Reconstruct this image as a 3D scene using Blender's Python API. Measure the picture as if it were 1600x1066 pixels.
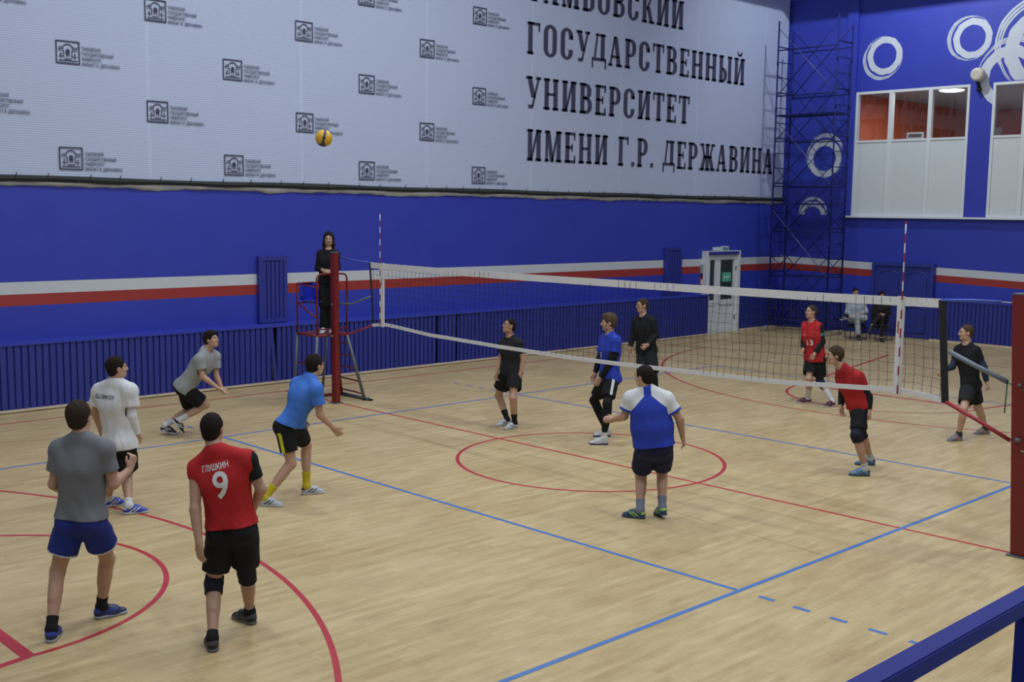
import bpy, bmesh, math, random
import numpy as np
from mathutils import Vector, Matrix
from mathutils.bvhtree import BVHTree

SC = bpy.context.scene
COL = SC.collection
for _o in list(bpy.data.objects):
    bpy.data.objects.remove(_o)

# ------------------------------------------------------------------ camera
FPX = 1764.481
CAM = np.array([14.5726, -11.2422, 3.3398])
YAW, PITCH, ROLL = -0.802158, 0.115205, 0.012754
_F = np.array([math.cos(PITCH)*math.sin(YAW), math.cos(PITCH)*math.cos(YAW), -math.sin(PITCH)])
_R0 = np.array([math.cos(YAW), -math.sin(YAW), 0.0])
_U0 = np.cross(_R0, _F)
_R = _R0*math.cos(ROLL) + _U0*math.sin(ROLL)
_U = -_R0*math.sin(ROLL) + _U0*math.cos(ROLL)
cd = bpy.data.cameras.new('camera')
cd.sensor_fit = 'HORIZONTAL'
cd.sensor_width = 36.0
cd.lens = FPX/1600*36.0
cd.clip_end = 200
cam = bpy.data.objects.new('camera', cd)
COL.objects.link(cam)
cam.matrix_world = Matrix(((_R[0], _U[0], -_F[0], CAM[0]), (_R[1], _U[1], -_F[1], CAM[1]),
                           (_R[2], _U[2], -_F[2], CAM[2]), (0, 0, 0, 1)))
SC.camera = cam

# ------------------------------------------------------------------ light, exposure
wd = bpy.data.worlds.new('world')
SC.world = wd
wd.use_nodes = True
wd.node_tree.nodes['Background'].inputs[0].default_value = (0.6, 0.7, 1.0, 1)
wd.node_tree.nodes['Background'].inputs[1].default_value = 0.05
SC.view_settings.view_transform = 'Standard'
SC.view_settings.look = 'None'
SC.view_settings.gamma = 1.0
SC.view_settings.exposure = 0.0


def lamp(x, y, z, w, sx=1.6, sy=0.5, col=(0.89, 0.94, 1.0), rot=(0, 0, 0)):
    l = bpy.data.lights.new('hall_lamp', 'AREA')
    l.shape = 'RECTANGLE'
    l.size, l.size_y = sx, sy
    l.energy = w
    l.color = col
    o = bpy.data.objects.new('hall_lamp', l)
    COL.objects.link(o)
    o.location = (x, y, z)
    o.rotation_euler = rot
    return o


LAMP_Z = 11.3
for _y, _w in ((-13.0, 90), (-7.5, 180), (-2.0, 225), (3.5, 225), (9.0, 60)):
    for _x in (1.0, 7.2, 13.4):
        lamp(_x, _y, LAMP_Z, _w*(1.08 if _x > 2 else 0.75 if _y < -5 else 1.28))
lamp(0.3, 14.0, 11.5, 330, 0.3, 0.3, rot=(math.radians(52), 0, 0))
lamp(9.5, 14.0, 11.5, 120, 0.7, 0.5, rot=(math.radians(40), 0, 0))

# ------------------------------------------------------------------ small helpers


def pix_ray(u, v):
    return _F + _R*(u-800)/FPX - _U*(v-533)/FPX


def hit(u, v, axis, val):
    d = pix_ray(u, v)
    return CAM + d*(val-CAM[axis])/d[axis]


_FH = np.array([_F[0], _F[1], 0.0])
_FH /= np.linalg.norm(_FH)
_RH = np.array([_FH[1], -_FH[0], 0.0])


def at_depth(u, v, ref, off=0.0):
    """the point seen at a pixel, on the upright plane facing the camera through ref, off metres behind it"""
    d = pix_ray(u, v)
    t = ((np.asarray(ref)-CAM) @ _FH + off)/(d @ _FH)
    return CAM + t*d


MATS = {}


def srgb(r, g, b):
    def f(c):
        c /= 255.0
        return c/12.92 if c <= 0.04045 else ((c+0.055)/1.055)**2.4
    return (f(r), f(g), f(b))


def mat(name, rgb, rough=0.6, metal=0.0, vary=0.06, scale=6.0, bump=0.0, bscale=60.0, emit=0.0, spec=0.5, stretch=(1, 1, 1)):
    if name in MATS:
        return MATS[name]
    m = bpy.data.materials.new(name)
    m.use_nodes = True
    nt = m.node_tree
    b = nt.nodes['Principled BSDF']
    b.inputs['Roughness'].default_value = rough
    b.inputs['Metallic'].default_value = metal
    b.inputs['Specular IOR Level'].default_value = spec
    tc = nt.nodes.new('ShaderNodeTexCoord')
    mp = nt.nodes.new('ShaderNodeMapping')
    mp.inputs['Scale'].default_value = stretch
    nt.links.new(tc.outputs['Object'], mp.inputs[0])
    n = nt.nodes.new('ShaderNodeTexNoise')
    n.inputs['Scale'].default_value = scale
    n.inputs['Detail'].default_value = 3
    nt.links.new(mp.outputs[0], n.inputs['Vector'])
    mx = nt.nodes.new('ShaderNodeMix')
    mx.data_type = 'RGBA'
    mx.inputs[6].default_value = tuple(c*(1-vary) for c in rgb) + (1,)
    mx.inputs[7].default_value = tuple(min(1, c*(1+vary)) for c in rgb) + (1,)
    nt.links.new(n.outputs['Fac'], mx.inputs[0])
    nt.links.new(mx.outputs[2], b.inputs['Base Color'])
    if bump:
        n2 = nt.nodes.new('ShaderNodeTexNoise')
        n2.inputs['Scale'].default_value = bscale
        n2.inputs['Detail'].default_value = 4
        nt.links.new(mp.outputs[0], n2.inputs['Vector'])
        bp = nt.nodes.new('ShaderNodeBump')
        bp.inputs['Strength'].default_value = bump
        bp.inputs['Distance'].default_value = 0.01
        nt.links.new(n2.outputs['Fac'], bp.inputs['Height'])
        nt.links.new(bp.outputs[0], b.inputs['Normal'])
    if emit:
        b.inputs['Emission Color'].default_value = rgb + (1,)
        b.inputs['Emission Strength'].default_value = emit
    MATS[name] = m
    return m


def link(name, me, parent=None, loc=None):
    o = bpy.data.objects.new(name, me)
    COL.objects.link(o)
    if loc is not None:
        o.location = loc
    if parent is not None:
        o.parent = parent
    return o


def obj(name, bm, m, parent=None, loc=None, smooth=False):
    me = bpy.data.meshes.new(name)
    bm.to_mesh(me)
    bm.free()
    for k in (m if isinstance(m, (list, tuple)) else [m]):
        me.materials.append(k)
    if smooth:
        for p in me.polygons:
            p.use_smooth = True
    return link(name, me, parent, loc)


def tag(o, label=None, cat=None, group=None, kind=None):
    if label:
        o['label'] = label
    if cat:
        o['category'] = cat
    if group:
        o['group'] = group
    if kind:
        o['kind'] = kind
    return o


def thing(name, label, cat, loc=(0, 0, 0), group=None):
    o = bpy.data.objects.new(name, None)
    COL.objects.link(o)
    o.location = loc
    o.empty_display_size = 0.1
    return tag(o, label, cat, group)


def NB():
    return bmesh.new()


def box(bm, x0, y0, z0, x1, y1, z1, mi=0):
    vs = [bm.verts.new(p) for p in ((x0, y0, z0), (x1, y0, z0), (x1, y1, z0), (x0, y1, z0),
                                    (x0, y0, z1), (x1, y0, z1), (x1, y1, z1), (x0, y1, z1))]
    for f in ((3, 2, 1, 0), (4, 5, 6, 7), (0, 1, 5, 4), (1, 2, 6, 5), (2, 3, 7, 6), (3, 0, 4, 7)):
        fc = bm.faces.new([vs[i] for i in f])
        fc.material_index = mi
    return vs


def frame_of(d):
    d = Vector(d).normalized()
    a = Vector((0, 0, 1)) if abs(d.z) < 0.9 else Vector((1, 0, 0))
    s = d.cross(a).normalized()
    return d, s, s.cross(d).normalized()


def bar(bm, a, b, w, h=None, mi=0, up=None):
    """rectangular bar from a to b"""
    a, b = Vector(a), Vector(b)
    h = h or w
    d, s, u = frame_of(b-a)
    if up is not None:
        u = Vector(up)
        s = d.cross(u).normalized()
        u = s.cross(d).normalized()
    vs = []
    for p in (a, b):
        for i, j in ((-1, -1), (1, -1), (1, 1), (-1, 1)):
            vs.append(bm.verts.new(p + s*(i*w/2) + u*(j*h/2)))
    for f in ((0, 1, 2, 3), (7, 6, 5, 4), (0, 4, 5, 1), (1, 5, 6, 2), (2, 6, 7, 3), (3, 7, 4, 0)):
        fc = bm.faces.new([vs[i] for i in f])
        fc.material_index = mi
    return vs


def tube(bm, pts, r, seg=8, mi=0, closed=False):
    """round tube along a polyline"""
    pts = [Vector(p) for p in pts]
    rings = []
    n = len(pts)
    for i, p in enumerate(pts):
        if closed:
            d = pts[(i+1) % n] - pts[i-1]
        else:
            d = pts[min(i+1, n-1)] - pts[max(i-1, 0)]
        d, s, u = frame_of(d)
        rr = r[i] if isinstance(r, (list, tuple)) else r
        rings.append([bm.verts.new(p + (s*math.cos(2*math.pi*k/seg) + u*math.sin(2*math.pi*k/seg))*rr) for k in range(seg)])
    m = n if closed else n-1
    for i in range(m):
        A, B = rings[i], rings[(i+1) % n]
        for k in range(seg):
            f = bm.faces.new((A[k], A[(k+1) % seg], B[(k+1) % seg], B[k]))
            f.material_index = mi
            f.smooth = True
    if not closed:
        for rg in (rings[0][::-1], rings[-1]):
            f = bm.faces.new(rg)
            f.material_index = mi


def lathe(bm, prof, loc=(0, 0, 0), axis=(0, 0, 1), seg=20, mi=0):
    """surface of revolution; prof = [(r, h)]"""
    d, s, u = frame_of(axis)
    rings = []
    for r, h in prof:
        rings.append([bm.verts.new(Vector(loc) + d*h + (s*math.cos(2*math.pi*k/seg) + u*math.sin(2*math.pi*k/seg))*max(r, 1e-4)) for k in range(seg)])
    for A, B in zip(rings, rings[1:]):
        for k in range(seg):
            f = bm.faces.new((A[k], A[(k+1) % seg], B[(k+1) % seg], B[k]))
            f.material_index = mi
            f.smooth = True
    for rg in (rings[0][::-1], rings[-1]):
        f = bm.faces.new(rg)
        f.material_index = mi


# ------------------------------------------------------------------ the setting
XW, XS, YF = -4.25, -3.83, 18.11
XR, YB, ZC = 19.0, -17.0, 11.9
_tw = (XW-CAM[0])/(-4.7086-CAM[0])


def wy(y):
    return CAM[1] + (y-CAM[1])*_tw


def wz(z):
    return CAM[2] + (z-CAM[2])*_tw


def wall_paint(name, slope=0.0, x_from=0.0, stripes=True):
    """blue gloss paint with a white and a red band at dado height"""
    m = bpy.data.materials.new(name)
    m.use_nodes = True
    nt = m.node_tree
    b = nt.nodes['Principled BSDF']
    b.inputs['Roughness'].default_value = 0.55
    tc = nt.nodes.new('ShaderNodeTexCoord')
    sp = nt.nodes.new('ShaderNodeSeparateXYZ')
    nt.links.new(tc.outputs['Object'], sp.inputs[0])
    nz = nt.nodes.new('ShaderNodeTexNoise')
    nz.inputs['Scale'].default_value = 2.5
    nz.inputs['Detail'].default_value = 5
    nt.links.new(tc.outputs['Object'], nz.inputs['Vector'])
    base = nt.nodes.new('ShaderNodeMix')
    base.data_type = 'RGBA'
    base.inputs[6].default_value = BLUE_A + (1,)
    base.inputs[7].default_value = BLUE_B + (1,)
    nt.links.new(nz.outputs['Fac'], base.inputs[0])

    def math_node(op, a, c):
        n = nt.nodes.new('ShaderNodeMath')
        n.operation = op
        for i, q in enumerate((a, c)):
            if isinstance(q, (int, float)):
                n.inputs[i].default_value = q
            else:
                nt.links.new(q, n.inputs[i])
        return n.outputs[0]
    z = math_node('ADD', sp.outputs['Z'], math_node('MULTIPLY', math_node('SUBTRACT', sp.outputs['X'], x_from), -slope))

    def band(z0, z1, col, prev):
        g = math_node('MULTIPLY', math_node('GREATER_THAN', z, z0), math_node('LESS_THAN', z, z1))
        mx = nt.nodes.new('ShaderNodeMix')
        mx.data_type = 'RGBA'
        nt.links.new(g, mx.inputs[0])
        nt.links.new(prev, mx.inputs[6])
        mx.inputs[7].default_value = col + (1,)
        return mx.outputs[2]
    out = base.outputs[2]
    if stripes:
        out = band(wz(1.84), wz(2.045), STRIPE_W, out)
        out = band(wz(1.645), wz(1.84), STRIPE_R, out)
    nt.links.new(out, b.inputs['Base Color'])
    n2 = nt.nodes.new('ShaderNodeTexNoise')
    n2.inputs['Scale'].default_value = 9
    nt.links.new(tc.outputs['Object'], n2.inputs['Vector'])
    bp = nt.nodes.new('ShaderNodeBump')
    bp.inputs['Strength'].default_value = 0.15
    bp.inputs['Distance'].default_value = 0.02
    nt.links.new(n2.outputs['Fac'], bp.inputs['Height'])
    nt.links.new(bp.outputs[0], b.inputs['Normal'])
    return m


BLUE_A = (0.020, 0.034, 0.330)
BLUE_B = (0.027, 0.046, 0.410)
STRIPE_W = (0.50, 0.53, 0.56)
STRIPE_R = (0.29, 0.028, 0.022)
M_LEFT = wall_paint('blue wall paint with bands')
M_FAR = wall_paint('blue end wall paint with bands', slope=-0.028, x_from=-3.6)
M_PLAIN = wall_paint('blue wall paint', stripes=False)
M_SLAT = mat('blue painted slats', (0.020, 0.031, 0.235), 0.5, vary=0.12, scale=5)
M_LEDGE = mat('blue painted ledge board', (0.028, 0.046, 0.370), 0.4, vary=0.1, scale=3)
M_WHITEPVC = mat('white pvc', (0.62, 0.66, 0.68), 0.4, vary=0.03)
M_LIGHTWOOD = mat('bare light wood', (0.56, 0.46, 0.34), 0.6, vary=0.2, scale=8)
M_RED = mat('red enamel', (0.155, 0.010, 0.010), 0.4, vary=0.1)
M_GREY = mat('grey enamel', (0.10, 0.12, 0.14), 0.45, vary=0.12)
M_SCAF = mat('dark blue scaffold tube', (0.008, 0.014, 0.105), 0.6, vary=0.15, spec=0.2)
M_STEEL = mat('galvanised tube', (0.34, 0.36, 0.42), 0.35, 0.6, vary=0.15)
M_BLACK = mat('black webbing', (0.008, 0.008, 0.010), 0.8, vary=0.2)
M_NET = mat('black net cord', (0.010, 0.010, 0.012), 0.9, vary=0.1)
M_WTAPE = mat('white vinyl tape', (0.62, 0.63, 0.64), 0.5, vary=0.06, bump=0.2, bscale=40)


def floor_mat():
    m = bpy.data.materials.new('varnished strip floor')
    m.use_nodes = True
    nt = m.node_tree
    b = nt.nodes['Principled BSDF']
    tc = nt.nodes.new('ShaderNodeTexCoord')
    mp = nt.nodes.new('ShaderNodeMapping')
    mp.inputs['Rotation'].default_value = (0, 0, math.radians(90))
    nt.links.new(tc.outputs['Object'], mp.inputs[0])
    br = nt.nodes.new('ShaderNodeTexBrick')
    br.offset = 0.37
    br.inputs['Color1'].default_value = (0.490, 0.380, 0.193, 1)
    br.inputs['Color2'].default_value = (0.565, 0.455, 0.250, 1)
    br.inputs['Mortar'].default_value = (0.30, 0.23, 0.13, 1)
    br.inputs['Scale'].default_value = 1.0
    br.inputs['Mortar Size'].default_value = 0.0012
    br.inputs['Mortar Smooth'].default_value = 0.6
    br.inputs['Bias'].default_value = 0.1
    br.inputs['Brick Width'].default_value = 0.62
    br.inputs['Row Height'].default_value = 0.07
    nt.links.new(mp.outputs[0], br.inputs['Vector'])
    mp2 = nt.nodes.new('ShaderNodeMapping')
    mp2.inputs['Scale'].default_value = (6.5, 1.1, 1)
    nt.links.new(tc.outputs['Object'], mp2.inputs[0])
    gr = nt.nodes.new('ShaderNodeTexNoise')
    gr.inputs['Scale'].default_value = 1.6
    gr.inputs['Detail'].default_value = 7
    gr.inputs['Roughness'].default_value = 0.65
    nt.links.new(mp2.outputs[0], gr.inputs['Vector'])
    rp = nt.nodes.new('ShaderNodeValToRGB')
    rp.color_ramp.elements[0].position = 0.25
    rp.color_ramp.elements[0].color = (0.76, 0.71, 0.66, 1)
    rp.color_ramp.elements[1].position = 0.62
    rp.color_ramp.elements[1].color = (1.04, 1.03, 1.0, 1)
    nt.links.new(gr.outputs['Fac'], rp.inputs[0])
    big = nt.nodes.new('ShaderNodeTexNoise')
    big.inputs['Scale'].default_value = 0.8
    big.inputs['Detail'].default_value = 4
    nt.links.new(tc.outputs['Object'], big.inputs['Vector'])
    rp2 = nt.nodes.new('ShaderNodeValToRGB')
    rp2.color_ramp.elements[0].position = 0.3
    rp2.color_ramp.elements[0].color = (0.86, 0.82, 0.76, 1)
    rp2.color_ramp.elements[1].position = 0.65
    rp2.color_ramp.elements[1].color = (1.0, 1.0, 1.0, 1)
    nt.links.new(big.outputs['Fac'], rp2.inputs[0])

    def mul(a, c):
        mx = nt.nodes.new('ShaderNodeMix')
        mx.data_type = 'RGBA'
        mx.blend_type = 'MULTIPLY'
        mx.inputs[0].default_value = 1
        nt.links.new(a, mx.inputs[6])
        nt.links.new(c, mx.inputs[7])
        return mx.outputs[2]
    nt.links.new(mul(mul(br.outputs['Color'], rp.outputs[0]), rp2.outputs[0]), b.inputs['Base Color'])
    b.inputs['Roughness'].default_value = 0.42
    b.inputs['Specular IOR Level'].default_value = 0.35
    return m


M_FLOOR = floor_mat()
bm = NB()
box(bm, XW-0.3, YB-0.3, -0.2, XR+0.3, YF+0.3, 0)
floor = tag(obj('floor', bm, M_FLOOR), 'pale varnished strip wood floor of the sports hall with painted court lines', kind='structure')

# painted court lines: children of the floor
M_LB = mat('blue court paint', (0.055, 0.16, 0.43), 0.45, vary=0.1, scale=3)
M_LR = mat('red court paint', (0.40, 0.020, 0.030), 0.45, vary=0.12, scale=3)
M_SEAM = mat('floor joint', (0.24, 0.18, 0.10), 0.7)


def flat(bm, x0, y0, x1, y1, z):
    bm.faces.new([bm.verts.new((x0, y0, z)), bm.verts.new((x1, y0, z)), bm.verts.new((x1, y1, z)), bm.verts.new((x0, y1, z))])


def arc(bm, cx, cy, r, a0, a1, w, z, n=96):
    pr = None
    for i in range(n+1):
        a = math.radians(a0+(a1-a0)*i/n)
        p = [bm.verts.new((cx+q*math.cos(a), cy+q*math.sin(a), z)) for q in (r-w/2, r+w/2)]
        if pr:
            bm.faces.new((pr[0], pr[1], p[1], p[0]))
        pr = p


ZB, ZR = 0.0014, 0.0008
bm = NB()
for y in (-3.0, 3.0):
    flat(bm, 0.025, y-0.025, 8.975, y+0.025, ZB)
    for k in range(5):
        for x in (9.2+0.35*k, -0.35-0.35*k):
            flat(bm, x, y-0.02, x+0.16, y+0.03, ZB)
for x in (0.0, 9.0):
    flat(bm, x-0.025, -9.025, x+0.025, 9.025, ZB)
for y in (-9.0, 9.0):
    flat(bm, 0.025, y-0.025, 8.975, y+0.025, ZB)
obj('blue_court_line', bm, M_LB, floor)
bm = NB()
flat(bm, -3.0, -0.025, 12.0, 0.025, ZR)
for x in (-3.0, 12.0):
    flat(bm, x-0.025, -14, x+0.025, 14, ZR)
for s in (-1, 1):
    flat(bm, -3, s*14-0.025, 12, s*14+0.025, ZR)
    arc(bm, 4.5, s*12.4, 6.75, 0, -s*180, 0.05, ZR)
    for x in (4.5-6.75, 4.5+6.75):
        flat(bm, x-0.025, min(s*12.4, s*14), x+0.025, max(s*12.4, s*14), ZR)
    arc(bm, 4.5, s*8.2, 1.8, 0, -s*180, 0.05, ZR)
    flat(bm, 2.7, s*8.2-0.05, 6.3, s*8.2+0.05, ZR+0.0002)
    for sx in (-1, 1):     # sides of the keyhole
        a, b2 = Vector((4.5+sx*1.8, s*8.2, ZR)), Vector((4.5+sx*3.0, s*14, ZR))
        d = (b2-a).normalized()
        q = Vector((-d.y, d.x, 0))*0.035
        bm.faces.new([bm.verts.new(p) for p in (a-q, b2-q, b2+q, a+q)])
arc(bm, 4.5, 0, 1.8, 0, 360, 0.05, ZR+0.0002)
bmesh.ops.recalc_face_normals(bm, faces=bm.faces)
obj('red_court_line', bm, M_LR, floor)
bm = NB()
bm.faces.new([bm.verts.new(p) for p in ((0.6, -0.79, 0.0005), (9.0, -1.5, 0.0005), (9.0, -1.488, 0.0005), (0.6, -0.778, 0.0005))])
obj('floor_joint', bm, M_SEAM, floor)

# walls, ceiling
WX0, WX1, WX2, WX3, WZ0, WZ1 = -1.98, 1.27, 1.87, 4.6, 3.31, 6.75
bm = NB()
box(bm, XW-0.3, YB-0.3, 0, XW, YF+0.25, ZC)
wall_left = tag(obj('wall_left', bm, M_LEFT), 'long blue side wall with white and red bands', kind='structure')
bm = NB()
box(bm, XW, YF, 0, XR, YF+0.25, WZ0)
box(bm, XW, YF, WZ1, XR, YF+0.25, ZC)
for a, b2 in ((XW, WX0), (WX1, WX2), (WX3, XR)):
    box(bm, a, YF, WZ0, b2, YF+0.25, WZ1)
wall_far = tag(obj('wall_far', bm, M_FAR), 'blue end wall with painted white rings and windows', kind='structure')
bm = NB()
box(bm, -2.30, YF-0.10, WZ0-0.05, WX0, YF, ZC)
obj('pilaster', bm, M_PLAIN, wall_far)
M_BACK = mat('pale plaster', (0.42, 0.45, 0.50), 0.8, vary=0.05, scale=1)
bm = NB()
box(bm, XR, YB-0.3, 0, XR+0.3, YF+0.25, ZC)
tag(obj('wall_right', bm, M_BACK), 'plain side wall behind the gallery', kind='structure')
bm = NB()
box(bm, XW, YB-0.3, 0, XR, YB, ZC)
tag(obj('wall_back', bm, M_BACK), 'plain end wall behind the photographer', kind='structure')
bm = NB()
box(bm, XW-0.3, YB-0.3, ZC, XR+0.3, YF+0.25, ZC+0.2)
tag(obj('ceiling', bm, M_BACK), 'ceiling of the sports hall', kind='structure')
# unseen L-shaped beam, placed to cast a shadow band high on both walls
bm = NB()
box(bm, XW+0.15, 16.95, 9.60, XR, 17.25, 9.95)
box(bm, -3.65, 13.3, 9.60, -3.35, 16.95, 9.95)
tag(obj('shadow_beam', bm, M_GREY), 'unseen girder added along the walls above the far corner to cast a shadow band', kind='structure')

# white rings on the end wall
M_RING = mat('white wall paint', (0.50, 0.55, 0.62), 0.6, vary=0.05)


RING_N = [0]


def ring(cx, cz, r, seed, clip=None, big=False):
    RING_N[0] += 1
    rnd = random.Random(seed)
    bm = NB()
    lay = [0]

    def annulus(ox, oz, r0, r1, a0=0, a1=360, wob=0.0, taper=False):
        n = 72
        pr = None
        lay[0] += 1
        y = YF-0.003-0.0007*lay[0]-0.00009*RING_N[0]
        for i in range(n+1):
            t = i/n
            a = math.radians(a0+(a1-a0)*t)
            q = math.sin(math.pi*t)**0.5 if taper else 1.0
            rm, hw = (r0+r1)/2, (r1-r0)/2*q
            w = wob*math.sin(9*a+seed)+wob*0.6*math.sin(17*a+2*seed)
            p = []
            for k in (rm-hw+w*0.4, rm+hw+w):
                x, z = cx+ox+k*math.cos(a), cz+oz+k*math.sin(a)
                if clip:
                    x, z = min(x, clip[0]), max(z, clip[1])
                    x, z = max(x, clip[2]), min(z, clip[3])
                p.append(bm.verts.new((x, y, z)))
            if pr:
                try:
                    bm.faces.new((pr[0], p[0], p[1], pr[1]))
                except ValueError:
                    pass
            pr = p
    a = rnd.uniform(0, 360)
    ox, oz = -0.10*r*math.cos(math.radians(a)), -0.10*r*math.sin(math.radians(a))
    annulus(ox, oz, 0.60*r, 0.90*r, wob=0.012*r)
    for k in range(3):
        annulus(ox*(0.2-0.5*k), oz*(0.2-0.5*k), (0.93+0.015*k)*r, (0.975+0.02*k)*r, a-100+12*k, a+95-9*k, 0.006*r, True)
    annulus(0, 0, 0.97*r, 1.0*r, a-160, a+170, 0.004*r, True)
    return obj('painted_ring', bm, M_RING, wall_far)


ring(-1.23, 7.65, 0.57, 5)
ring(1.19, 7.93, 0.57, 12)
ring(-2.90, 5.0, 0.60, 8, clip=(-2.302, 0, -9, 20))
ring(-3.22, 3.33, 0.47, 3, clip=(9, 3.33, -9, 20))
ring(3.05, 7.60, 1.15, 16, clip=(9, WZ1+0.02, -9, 20))
ring(2.30, 6.95, 0.86, 21, clip=(WX2, 5.4, -9, 20))
ring(2.30, 6.95, 0.86, 21, clip=(9, WZ1+0.02, WX2, 20))


# windows of the office above the end wall
def pvc_window(name, label, x0, x1, mull, zmid):
    bm = NB()
    f = 0.07
    y0, y1 = YF-0.02, YF+0.10
    box(bm, x0, y0, WZ0, x0+f, y1, WZ1)
    box(bm, x1-f, y0, WZ0, x1, y1, WZ1)
    box(bm, x0+f, y0, WZ1-f, x1-f, y1, WZ1)
    box(bm, x0+f, y0, WZ0, x1-f, y1, WZ0+f)
    for m in mull:
        box(bm, m-0.055, y0, WZ0+f, m+0.055, y1, WZ1-f)
    w = tag(obj(name, bm, M_WHITEPVC), label, kind='structure')
    xs = [x0+f] + [m for m in mull] + [x1-f]
    for i in range(len(xs)-1):
        a = xs[i] + (0.055 if i else 0)
        b = xs[i+1] - (0.055 if i < len(xs)-2 else 0)
        bm = NB()
        box(bm, a, YF+0.01, WZ0+f, b, YF+0.06, zmid-0.03)
        obj('infill_panel', bm, M_PANEL, w)
        bm = NB()
        box(bm, a, y0+0.01, zmid-0.03, b, y1, zmid+0.03)
        obj('transom', bm, M_WHITEPVC, w)
        bm = NB()
        box(bm, a, YF+0.035, zmid+0.03, b, YF+0.045, WZ1-f)
        obj('pane', bm, M_GLASS, w)
    return w


M_PANEL = mat('white sandwich panel', (0.56, 0.61, 0.62), 0.5, vary=0.03)
g = bpy.data.materials.new('window glass')
g.use_nodes = True
gn = g.node_tree.nodes
pb = gn['Principled BSDF']
pb.inputs['Base Color'].default_value = (0.9, 0.95, 0.95, 1)
pb.inputs['Roughness'].default_value = 0.02
pb.inputs['Transmission Weight'].default_value = 1.0
pb.inputs['IOR'].default_value = 1.45
_tb = gn.new('ShaderNodeBsdfTransparent')
_gb = gn.new('ShaderNodeBsdfGlossy')
_gb.inputs['Roughness'].default_value = 0.02
_fr = gn.new('ShaderNodeFresnel')
_fr.inputs['IOR'].default_value = 1.5
_mx = gn.new('ShaderNodeMixShader')
g.node_tree.links.new(_fr.outputs[0], _mx.inputs[0])
g.node_tree.links.new(_tb.outputs[0], _mx.inputs[1])
g.node_tree.links.new(_gb.outputs[0], _mx.inputs[2])
g.node_tree.links.new(_mx.outputs[0], gn['Material Output'].inputs['Surface'])
M_GLASS = g
pvc_window('window_1', 'white three-light window with solid lower panels in the end wall', WX0, WX1, (-0.93, 0.20), 5.38)
pvc_window('window_2', 'white window with solid lower panels cut by the right edge of the photo', WX2, WX3, (2.70, 3.65), 5.38)
bm = NB()
box(bm, WX0-0.12, YF-0.14, WZ0-0.05, WX3+0.1, YF, WZ0)
tag(obj('trim_1', bm, M_WHITEPVC), 'long white sill under the end wall windows', kind='structure')
# the room behind the glass
M_ORANGE = mat('orange office wall', (0.50, 0.10, 0.028), 0.7, vary=0.06, scale=2)
M_OFFCEIL = mat('grey office ceiling', (0.34, 0.34, 0.35), 0.8)
CO = 6.86
bm = NB()
box(bm, -2.6, 27.0, 3.2, 9.0, 27.2, CO)
box(bm, -2.8, YF+0.25, 3.2, -2.6, 27.2, CO)
box(bm, 9.0, YF+0.25, 3.2, 9.2, 27.2, CO)
wo = tag(obj('wall_office', bm, M_ORANGE), 'orange walls of the room behind the windows', kind='structure')
bm = NB()
box(bm, -2.6, YF+0.25, 3.8, 9.0, 27.0, 4.0)
tag(obj('floor_office', bm, M_OFFCEIL), 'floor of the room behind the windows', kind='structure')
bm = NB()
box(bm, -2.8, YF+0.25, CO, 9.2, 27.2, CO+0.15)
tag(obj('ceiling_office', bm, M_OFFCEIL), 'ceiling of the room behind the windows', kind='structure')
lp = hit(1487, 143, 2, CO-0.07)
M_LAMP = mat('lit lamp diffuser', (1.0, 1.0, 1.0), 0.5, emit=2.5)
t = thing('ceiling_lamp', 'round white lit ceiling lamp behind the right light of the window', 'lamp', (lp[0], lp[1], CO))
bm = NB()
lathe(bm, [(0.36, 0), (0.38, -0.02), (0.36, -0.03)])
obj('lamp_base', bm, M_WHITEPVC, t)
bm = NB()
lathe(bm, [(0.34, -0.03), (0.31, -0.06), (0.18, -0.08), (0.0, -0.085)])
obj('diffuser', bm, M_LAMP, t)
lamp(lp[0], lp[1], CO-0.10, 80, 0.6, 0.6, (1, 0.98, 0.95))
lamp(2.5, 24.0, CO-0.10, 60, 0.8, 0.8, (1, 0.98, 0.95))
bm = NB()
box(bm, -2.5, 26.9, 4.0, -1.6, 27.0, 6.3)
tag(obj('door_3', bm, M_WHITEPVC), 'pale door at the back of the orange room behind the windows', kind='structure')
# small framed board standing on the transom inside
p = hit(1431, 214, 1, YF+0.2)
t = thing('notice_board', 'small white framed board inside the window above the middle panel', 'sign', (p[0], YF+0.16, 5.42))
bm = NB()
box(bm, -0.24, -0.01, 0, 0.24, 0.02, 0.17)
obj('board_frame', bm, M_WHITEPVC, t)
bm = NB()
box(bm, -0.19, -0.016, 0.035, 0.19, -0.01, 0.125)
obj('board_face', bm, mat('grey print', (0.13, 0.12, 0.12), 0.7), t)


# slatted radiator covers along the walls
def slats(a, b, place, skip=()):
    """vertical boards from a to b; place(p0, p1, d0, d1, z0, z1) adds a box"""
    p = a
    k = 0
    while p < b-0.02:
        if not any(s0 < p+0.04 < s1 for s0, s1 in skip):
            place(p, min(p+0.082, b), 0.0, 0.018, 0.055, 1.085, k)
        p += 0.113
        k += 1


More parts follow.
